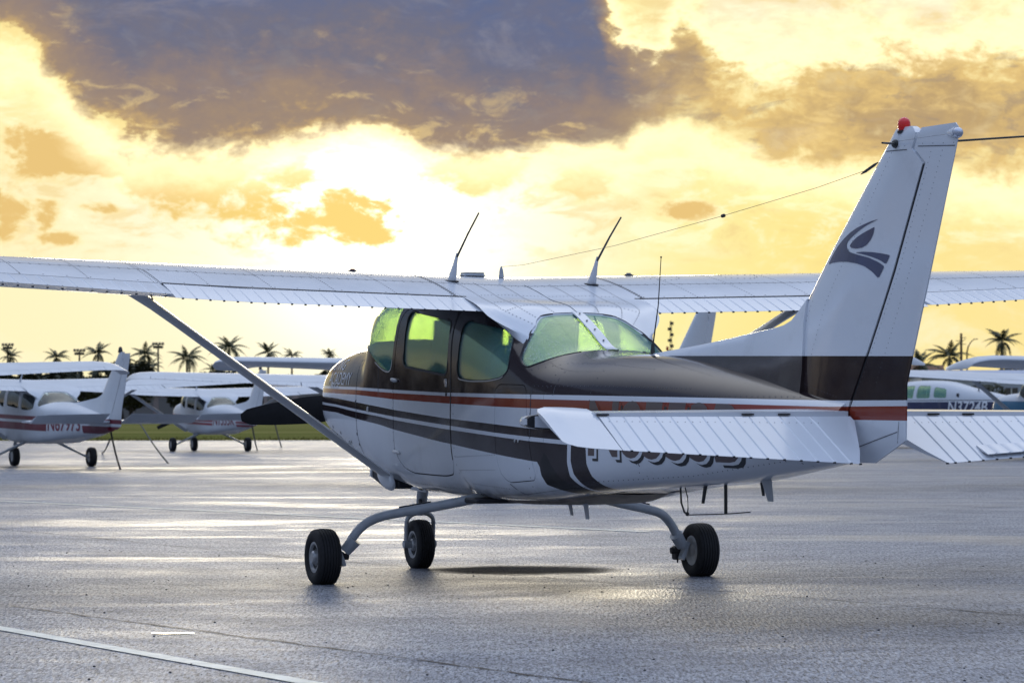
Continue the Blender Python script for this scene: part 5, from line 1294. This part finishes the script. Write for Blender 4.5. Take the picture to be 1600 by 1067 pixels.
# the low-wing aeroplane lettered N3724B
LOW = [(-1.1, .30, .75, 1.15, .95, 2.4, 2.4), (-.9, .42, .68, 1.25, .97, 2.6, 2.6), (0, .50, .60, 1.36, 1.0, 3, 3), (.5, .53, .57, 1.45, 1.02, 3, 3.2), (.9, .54, .56, 1.72, 1.05, 3, 3.2), (1.3, .55, .56, 1.90, 1.08, 3, 3.2), (2.2, .55, .56, 1.93, 1.08, 3, 3.2), (3.0, .52, .57, 1.89, 1.10, 2.7, 3), (3.7, .46, .62, 1.76, 1.10, 2.5, 2.8), (4.6, .36, .70, 1.60, 1.10, 2.4, 2.6), (5.8, .22, .82, 1.42, 1.08, 2.2, 2.4), (6.9, .08, .95, 1.24, 1.06, 2.1, 2.2)]
def low_plane():
    th = R(33); root = empty('low_wing_aircraft', 'white and navy low-wing airplane with three side windows, lettered N3724B', 'airplane', place(1511, 94, 4.15, .4, th), R(90) + th, G1)
    h = Hull(LOW); st = h.stations(.2); base = h.shell(44, st); base.materials.append(MATS['navy_stripe_paint']); base.materials.append(MATS['interior'])
    wins = [fillet([(1.25, 1.42), (1.40, 1.76), (1.95, 1.78), (1.95, 1.41)], .08), fillet([(2.09, 1.41), (2.09, 1.78), (2.62, 1.77), (2.68, 1.42)], .08), fillet([(2.82, 1.43), (2.78, 1.74), (3.26, 1.68), (3.34, 1.42)], .08)]
    wsp = fillet([(1.08, 1.40), (.70, 1.42), (.50, 1.60), (.50, 2.1), (1.28, 2.1), (1.30, 1.80)], .05)
    cs = [prism(p, -1, 1) for p in wins + [wsp]]
    link('fuselage', boolean(base, cs), None, root, 32); kill(cs)
    gl = h.shell(44, st, .006, .01); gl.materials.append(MATS['green_glass']); gl.materials.append(MATS['green_glass'])
    for p in wins:
        for a, b in ((.1, 1), (-1, -.1)):
            c = prism(inset(p, -.006), a, b); link('side_window', boolean(gl, [c], 'INTERSECT'), None, root, 40); kill([c])
    c = prism(inset(wsp, -.006), -1, 1); link('windshield', boolean(gl, [c], 'INTERSECT'), None, root, 40); kill([c])
    w = Wing(lambda y: 1.0 + y * .05, lambda y: 1.9 - y * .16, lambda y: .66 + y * .105, lambda y: R(3))
    bm = bmesh.new(); surf(bm, w, [-5.0, -3, -1, 0, 1, 3, 5.0], 0, 1, 10); obj('wing', bm, 'dull_white', root)
    for sg in (1, -1):
        bm = bmesh.new(); rows = [[V3(6.0 + x * (1.05 - .2 * y), sg * y, 1.0 + hh) for x, hh in ((1, 0), (.4, .05), (0, 0), (.4, -.05))] for y in (.05, 1.0, 1.9)]
        add_grid(bm, rows, True, True, True); bmesh.ops.recalc_face_normals(bm, faces=bm.faces); obj('tailplane', bm, 'dull_white', root)
        bm = bmesh.new(); add_tube(bm, [V3(1.9, sg * 1.5, .75), V3(1.9, sg * 1.5, .2)], .04, 8); obj('gear_leg', bm, 'grey_paint', root)
        x = bpy.data.objects.new('wheel', None); col.objects.link(x); x.parent = root; x.location = V3(1.9, sg * 1.55, .187); bg_part('tyre', 'tyre', 'rubber', x); bg_part('rim', 'rim', 'rim_metal', x)
    bm = bmesh.new(); rows = [[V3(5.6 + .9 * (z - 1.1) * .8 + c * xx, yy, z) for xx, yy in ((0, 0), (.3, .05), (1, 0), (.3, -.05))] for z, c in ((1.1, 1.4), (1.8, 1.0), (2.45, .6))]
    add_grid(bm, rows, True, True, True); bmesh.ops.recalc_face_normals(bm, faces=bm.faces); obj('fin', bm, 'dull_white', root)
    bm = bmesh.new(); add_tube(bm, [V3(-.4, 0, .66), V3(-.4, 0, .3)], .04, 8); obj('nose_strut', bm, 'grey_paint', root)
    x = bpy.data.objects.new('wheel', None); col.objects.link(x); x.parent = root; x.location = V3(-.4, 0, .187); bg_part('tyre', 'tyre', 'rubber', x); bg_part('rim', 'rim', 'rim_metal', x)
    bm = bmesh.new(); add_tube(bm, [V3(4.25, .1, 1.42), V3(4.55, .25, 1.95)], .02, 6); obj('antenna', bm, 'antenna_black', root)
    bm = bmesh.new(); add_box(bm, V3(3.75, h.y(3.75, 1.48) + .004, 1.48), (.10, .012, .14)); obj('air_vent', bm, 'dark_line', root)
    me = text_mesh('N3724B', 1.0, .12, .012); xs = [v.co.x for v in me.vertices]; yy = [v.co.y for v in me.vertices]; x0, x1, y0, y1 = min(xs), max(xs), min(yy), max(yy)
    decal('registration_lettering', me, lambda u, v: V3(3.42 + (u - x0) / (x1 - x0) * 1.5, h.y(3.42 + (u - x0) / (x1 - x0) * 1.5, 1.00 + (v - y0) / (y1 - y0) * .33) + .006, 1.00 + (v - y0) / (y1 - y0) * .33), 'white_letter', root, 6)
    for yv in (.26, -.26):
        bm = bmesh.new(); add_box(bm, V3(1.9, yv, 1.25), (.14, .44, .55)); bmesh.ops.bevel(bm, geom=bm.edges[:], offset=.04, segments=2, affect='EDGES'); obj('seat', bm, 'seat_fabric', root)
low_plane()

# ropes that tie the parked aircraft down
def rope(a, b, label):
    bm = bmesh.new(); a = Vector(a); b = Vector(b); add_tube(bm, [a.lerp(b, i / 8) - Vector((0, 0, .05 * math.sin(math.pi * i / 8))) for i in range(9)], .018, 6)
    tag(obj('tie_down_rope', bm, 'chain'), label, 'rope', 'tie-down ropes')
def at(px_, py_, depth): return Vector(((px_ - 800) / 5225.9 * depth, depth, CAMH + (642.6 - py_) / 5225.9 * depth))
rope(at(172, 668, 61), gp(188, 732), 'dark rope from the tail of the maroon-striped airplane down to the apron, nearer one')
rope(at(172, 685, 61), gp(160, 706), 'short dark rope slanting left from the tail of the maroon-striped airplane')
rope(at(214, 652, 73), gp(263, 723), 'long slanting dark rope between the maroon-striped and red-striped airplanes')
rope(at(394, 664, 84), gp(402, 703), 'short dark rope from the tail of the red-striped airplane down to the apron')
rope(at(427, 650, 80), gp(440, 698), 'thin dark rope hanging over the grass strip below the propeller blade')

# ------------------------------------------------------------------ buildings
def box_building(name, label, x0, x1, y, depth, h, wall, roof, pitch=1.2, ndoor=4, hang=True):
    root = empty(name, label, 'building', ((x0 + x1) / 2, y, 0)); L = x1 - x0
    bm = bmesh.new(); add_box(bm, (0, depth / 2, h / 2), (L, depth, h)); obj('wall', bm, wall, root, None)
    bm = bmesh.new()
    for sgn in (0, 1):
        a = [(-L / 2 - .4, -.5, h), (L / 2 + .4, -.5, h), (L / 2 + .4, depth / 2, h + pitch), (-L / 2 - .4, depth / 2, h + pitch)]
        if sgn: a = [(x, depth - q, z) for x, q, z in a]
        vs = [bm.verts.new(v) for v in a] + [bm.verts.new((v[0], v[1], v[2] + .18)) for v in a]
        for f in ((0, 1, 2, 3), (7, 6, 5, 4), (0, 4, 5, 1), (1, 5, 6, 2), (2, 6, 7, 3), (3, 7, 4, 0)): bm.faces.new([vs[i] for i in f])
    bmesh.ops.recalc_face_normals(bm, faces=bm.faces); obj('roof', bm, roof, root, None)
    for i in range(ndoor):
        xx = -L / 2 + (i + .5) * L / ndoor; bm = bmesh.new()
        if hang: add_box(bm, (xx, -.06, h * .42), (L / ndoor * .78, .1, h * .84)); obj('hangar_door', bm, 'hangar_door', root, None)
        else:
            add_box(bm, (xx, -.05, h * .60), (L / ndoor * .5, .1, h * .32)); w = obj('window', bm, 'window_dark', root, None)
            bm = bmesh.new(); add_box(bm, (xx, -.09, h * .60), (.12, .06, h * .32)); obj('frame', bm, 'white_plastic', w, None)
    return root
def X(px_, d): return (px_ - 800) / 5225.9 * d
box_building('hangar', 'long low grey-pink hangar behind the red-striped airplane', X(130, 470), X(395, 470), 470, 22, 3.6, 'hangar_wall', 'hangar_roof', 1.6, 7)
box_building('hangar', 'pinkish hangar between the palms left of the nose', X(412, 440), X(560, 440), 440, 20, 4.2, 'hangar_wall', 'hangar_roof', 1.4, 3)
box_building('hangar', 'grey hangar partly off the left edge of the photo', X(-120, 480), X(70, 480), 480, 22, 3.8, 'hangar_wall', 'hangar_roof', 1.5, 5)
box_building('house', 'pale bluish low house with dark windows right of the tail', X(1440, 400), X(1640, 400), 400, 12, 5.0, 'house_wall', 'house_wall', .8, 5, False)
box_building('house', 'house with a brown tiled roof between two palms right of the tail', X(1405, 420), X(1478, 420), 420, 12, 4.3, 'house_wall', 'tile_roof', 2.4, 3, False)

# ------------------------------------------------------------------ trees
def leaf_cloud(seed, n, lumps, size):
    rn = random.Random(seed); bm = bmesh.new()
    for i in range(n):
        c, r = rn.choice(lumps)
        while True:
            d = Vector((rn.uniform(-1, 1), rn.uniform(-1, 1), rn.uniform(-1, 1)))
            if .15 < d.length < 1: break
        d = d * (d.length ** -.35); p = Vector(c) + Vector((d.x * r[0], d.y * r[1], d.z * r[2]))
        a = Vector((rn.gauss(0, 1), rn.gauss(0, 1), rn.gauss(0, .6))).normalized(); b = a.orthogonal().normalized(); s = size * rn.uniform(.6, 1.4)
        bm.faces.new([bm.verts.new(p + a * s), bm.verts.new(p + b * s * .55), bm.verts.new(p - a * s), bm.verts.new(p - b * s * .55)])
    me = bpy.data.meshes.new('crown'); bm.to_mesh(me); bm.free(); me.materials.append(MATS['leaf']); return me
tree_kinds = []
for k in range(4):
    rn = random.Random(40 + k); lumps = []
    for j in range(9): lumps.append(((rn.uniform(-2.3, 2.3), rn.uniform(-1.6, 1.6), rn.uniform(2.2, 5.0)), (rn.uniform(1.0, 1.8), rn.uniform(1.0, 1.6), rn.uniform(.7, 1.3))))
    crown = leaf_cloud(60 + k, 1700, lumps, .34)
    bm = bmesh.new(); add_tube(bm, [(0, 0, -.05), (.1, 0, 1.2), (.05, .1, 2.6), (.2, 0, 4.2)], [.28, .2, .16, .05], 8)
    for j in range(5): c = lumps[j][0]; add_tube(bm, [(.06, .05, 1.6 + .25 * j), (c[0] * .5, c[1] * .5, c[2] * .5 + 1.1), c], [.10, .07, .03], 6)
    tr = bpy.data.meshes.new('trunk'); bm.to_mesh(tr); bm.free(); tr.materials.append(MATS['bark']); shade(tr, 60); tree_kinds.append((crown, tr))
rn = random.Random(9)
TREES = [(-40, 470), (5, 455), (38, 480), (70, 462), (105, 490), (140, 470), (172, 500), (205, 455), (236, 475), (262, 500), (300, 480), (330, 470), (352, 505), (375, 465), (408, 455), (440, 480), (470, 500), (500, 470), (535, 455), (570, 480), (620, 500), (1380, 470), (1425, 450), (1590, 440), (1640, 460), (1528, 300), (18, 430), (120, 440), (190, 430), (-10, 480), (285, 450), (60, 440), (340, 440)]
for i, (x, d) in enumerate(TREES):
    r = bpy.data.objects.new('broadleaf_tree', None); col.objects.link(r); sc = rn.uniform(1.0, 1.25) if d > 350 else .62; r.location = (X(x, d), d, 0); r.scale = (sc * 1.25, sc, sc * rn.uniform(.95, 1.1)); r.rotation_euler = (0, 0, rn.uniform(0, 6.28))
    tag(r, 'dark leafy tree in the hazy row of trees beyond the grass', 'tree', 'row of dark trees beyond the grass')
    for nm, me in zip(('crown', 'trunk'), tree_kinds[i % 4]):
        o = bpy.data.objects.new(nm, me); col.objects.link(o); o.parent = r
# palms: each frond is a part
def frond_mesh(seed, L, droop):
    rn = random.Random(seed); bm = bmesh.new(); n = 15; rib = []
    for i in range(n + 1):
        t = i / n; rib.append(Vector((L * (t - .12 * droop * t * t), 0, L * (.42 * t - (.55 + .45 * droop) * t * t))))
    for i in range(n): 
        a, b = rib[i], rib[i + 1]; w = .035 * (1 - i / n) + .012
        bm.faces.new([bm.verts.new(a + Vector((0, -w, 0))), bm.verts.new(a + Vector((0, w, 0))), bm.verts.new(b + Vector((0, w * .9, 0))), bm.verts.new(b + Vector((0, -w * .9, 0)))])
    for i in range(2, n + 1):
        t = i / n; ll = .62 * math.sin(math.pi * min(1, .18 + t * .80)) + .08; tg = (rib[i] - rib[i - 1]).normalized()
        for sg in (1, -1):
            p = rib[i] - tg * rn.uniform(0, .06); d = (Vector((0, sg, 0)) * .75 + tg * .55 + Vector((0, 0, -.45 - .2 * rn.random()))).normalized(); wv = tg * .085
            bm.faces.new([bm.verts.new(p - wv), bm.verts.new(p + wv), bm.verts.new(p + d * ll * .6 + wv * .7), bm.verts.new(p + d * ll), bm.verts.new(p + d * ll * .6 - wv * .7)])
    me = bpy.data.meshes.new('frond'); bm.to_mesh(me); bm.free(); me.materials.append(MATS['palm_leaf']); return me
fronds = [frond_mesh(1, 2.6, .15), frond_mesh(2, 2.8, .55), frond_mesh(3, 2.5, .95)]
PALMS = [(16, 556, 560, .8, 'small dark palm at the far left above the white wing'), (88, 557, 560, .85, 'palm low behind the white wing at the left, between two floodlight poles'), (153, 551, 540, .95, 'palm left of the tail fin of the maroon-striped airplane'), (226, 553, 540, 1.0, 'palm just right of the maroon-striped airplane fin, the taller of two'),
         (234, 572, 500, .8, 'lower palm just right of the maroon-striped airplane fin'), (292, 559, 520, 1.1, 'full palm between the floodlight pole and the wing strut'), (333, 577, 560, .7, 'short palm under the tallest palm, left of the wing strut'), (358, 543, 540, 1.15, 'tallest palm, standing clear of the others beside the wing strut'),
         (419, 551, 540, .9, 'palm above the white wing tip, right of the wing strut'), (456, 555, 560, .7, 'small palm above the dark wing, second from the nose'), (514, 553, 560, .62, 'small palm just left of the nose cowling'), (1436, 572, 420, 1.0, 'palm half hidden behind the rudder'), (1484, 558, 430, 1.1, 'palm in front of the pale house right of the tail'), (1566, 534, 440, 1.0, 'palm standing alone against the sky at the right')]
for i, (x, y, d, sc, lb) in enumerate(PALMS):
    rn = random.Random(200 + i); zc = CAMH + (642.6 - y) / 5225.9 * d
    r = empty('palm_tree', lb, 'palm tree', (X(x, d), d, 0), 0, 'palms on the skyline')
    bm = bmesh.new(); lean = rn.uniform(-.5, .5); pts = [(lean * (1 - (k / 8)) ** 2, 0, zc * k / 8) for k in range(9)]; add_tube(bm, pts, [.24 - .012 * k for k in range(9)], 8); obj('trunk', bm, 'palm_trunk', r, 60)
    nf = 17
    for k in range(nf):
        o = bpy.data.objects.new('frond', fronds[k % 3]); col.objects.link(o); o.parent = r; o.location = (0, 0, zc - .05)
        el = rn.uniform(.45, 1.05) if k % 3 == 0 else (rn.uniform(.0, .45) if k % 3 == 1 else rn.uniform(-.75, -.1)); o.rotation_euler = (rn.uniform(-.2, .2), -el, k * 2.4 + rn.uniform(-.3, .3)); q = 1.15 * sc * rn.uniform(.8, 1.05); o.scale = (q, q, q)
# floodlight poles
for i, (x, y, lb) in enumerate(((12, 538, 'floodlight pole with a wide head at the far left'), (124, 547, 'floodlight pole left of the maroon-striped airplane fin'), (247, 537, 'floodlight pole right of the maroon-striped airplane fin'))):
    d = 600; zt = CAMH + (642.6 - y) / 5225.9 * d; r = empty('floodlight_pole', lb, 'light pole', (X(x, d), d, 0), 0, 'floodlight poles on the skyline')
    bm = bmesh.new(); add_tube(bm, [(0, 0, 0), (0, 0, zt)], [.22, .15], 8); obj('pole', bm, 'pole_metal', r, 60)
    bm = bmesh.new(); add_box(bm, (0, 0, zt), (2.0, .12, .12)); add_box(bm, (0, 0, zt - .65), (1.6, .12, .12)); obj('cross_bar', bm, 'pole_metal', r, None)
    for zz in (zt + .1, zt - .5):
        for xx in (-.85, -.3, .3, .85): bm = bmesh.new(); add_box(bm, (xx * (1 if zz > zt else .8), -.1, zz), (.42, .35, .40), Matrix.Rotation(.4, 3, 'X')); obj('lamp_head', bm, 'pole_metal', r, None)
d = 420; r = empty('utility_pole', 'wooden utility pole with short cross arms right of the tail', 'utility pole', (X(1502, d), d, 0)); zt = CAMH + 121 / 5225.9 * d
bm = bmesh.new(); add_tube(bm, [(0, 0, 0), (0, 0, zt)], [.20, .15], 10); obj('pole', bm, 'wood_pole', r, 60)
for a, zz in (((-.45), zt - .95), ((.45), zt - .55), ((.42), zt - 1.35)): bm = bmesh.new(); add_box(bm, (a * .6, 0, zz), (.75, .1, .08)); obj('cross_arm', bm, 'wood_pole', r, None)
d = 430; r = empty('street_lamp', 'curved street lamp beside the utility pole', 'street lamp', (X(1511, d), d, 0)); zt = CAMH + 100 / 5225.9 * d
bm = bmesh.new(); add_tube(bm, [(0, 0, 0), (0, 0, zt - .7), (.15, 0, zt), (.5, 0, zt + .6), (.9, 0, zt + .95)], [.12, .10, .09, .07, .06], 8); obj('pole', bm, 'wood_pole', r, 60)
bm = bmesh.new(); add_box(bm, (1.12, 0, zt + .98), (.55, .2, .12)); obj('lamp_head', bm, 'pole_metal', r, None)
# radio mast with its red base marker
d = 800; r = empty('radio_mast', 'slender lattice radio mast seen under the right wing', 'mast', (X(1048, d), d, 0)); zt = CAMH + 141 / 5225.9 * d
bm = bmesh.new()
for a in range(3): add_tube(bm, [(.45 * math.cos(a * 2.09), .45 * math.sin(a * 2.09), 0), (.2 * math.cos(a * 2.09), .2 * math.sin(a * 2.09), zt)], .09, 5)
obj('lattice', bm, 'pole_metal', r, None)
for k in range(6): bm = bmesh.new(); add_box(bm, (.25 * (-1) ** k, 0, zt - .6 - k * 1.35), (.9, .4, .7)); obj('antenna_panel', bm, 'pole_metal', r, None)
bm = bmesh.new(); add_ball(bm, (-.8, 0, zt - 6.6), .42, 10, (.8, .8, 1.4)); obj('warning_light', bm, 'tower_red', r, 60)
# short grass along the far edge of the apron
bm = bmesh.new(); rn = random.Random(3)
for i in range(9000):
    x = rn.uniform(-26, 26); y = APRON_FAR + rn.random() ** 2 * 14 - .05; h = rn.uniform(.04, .11); w = rn.uniform(.01, .03); a = rn.uniform(0, 3.14)
    dv = Vector((math.cos(a) * w, math.sin(a) * w, 0)); p = Vector((x, y, -.02)); bm.faces.new([bm.verts.new(p - dv), bm.verts.new(p + dv), bm.verts.new(p + Vector((rn.uniform(-.03, .03), rn.uniform(-.03, .03), h)))])
tag(obj('grass', bm, 'grass_field', None, None), 'short grass growing along the far edge of the apron', 'grass', kind='stuff')
# a belt of trees left of the frame (mirrored in the paint of the near aircraft)
rn = random.Random(77); lumps = []
for i in range(90):
    az = R(-78) + R(60) * i / 89; rr = 150 + rn.uniform(-8, 8); lumps.append(((rr * math.sin(az), rr * math.cos(az), rn.uniform(.6, 3.0)), (rn.uniform(1.5, 4.0), 3.0, rn.uniform(.8, 2.2))))
me = leaf_cloud(5, 16000, lumps, .6); o = bpy.data.objects.new('tree_belt', me); col.objects.link(o); tag(o, 'dense belt of trees along the left side of the apron', 'trees', kind='stuff')
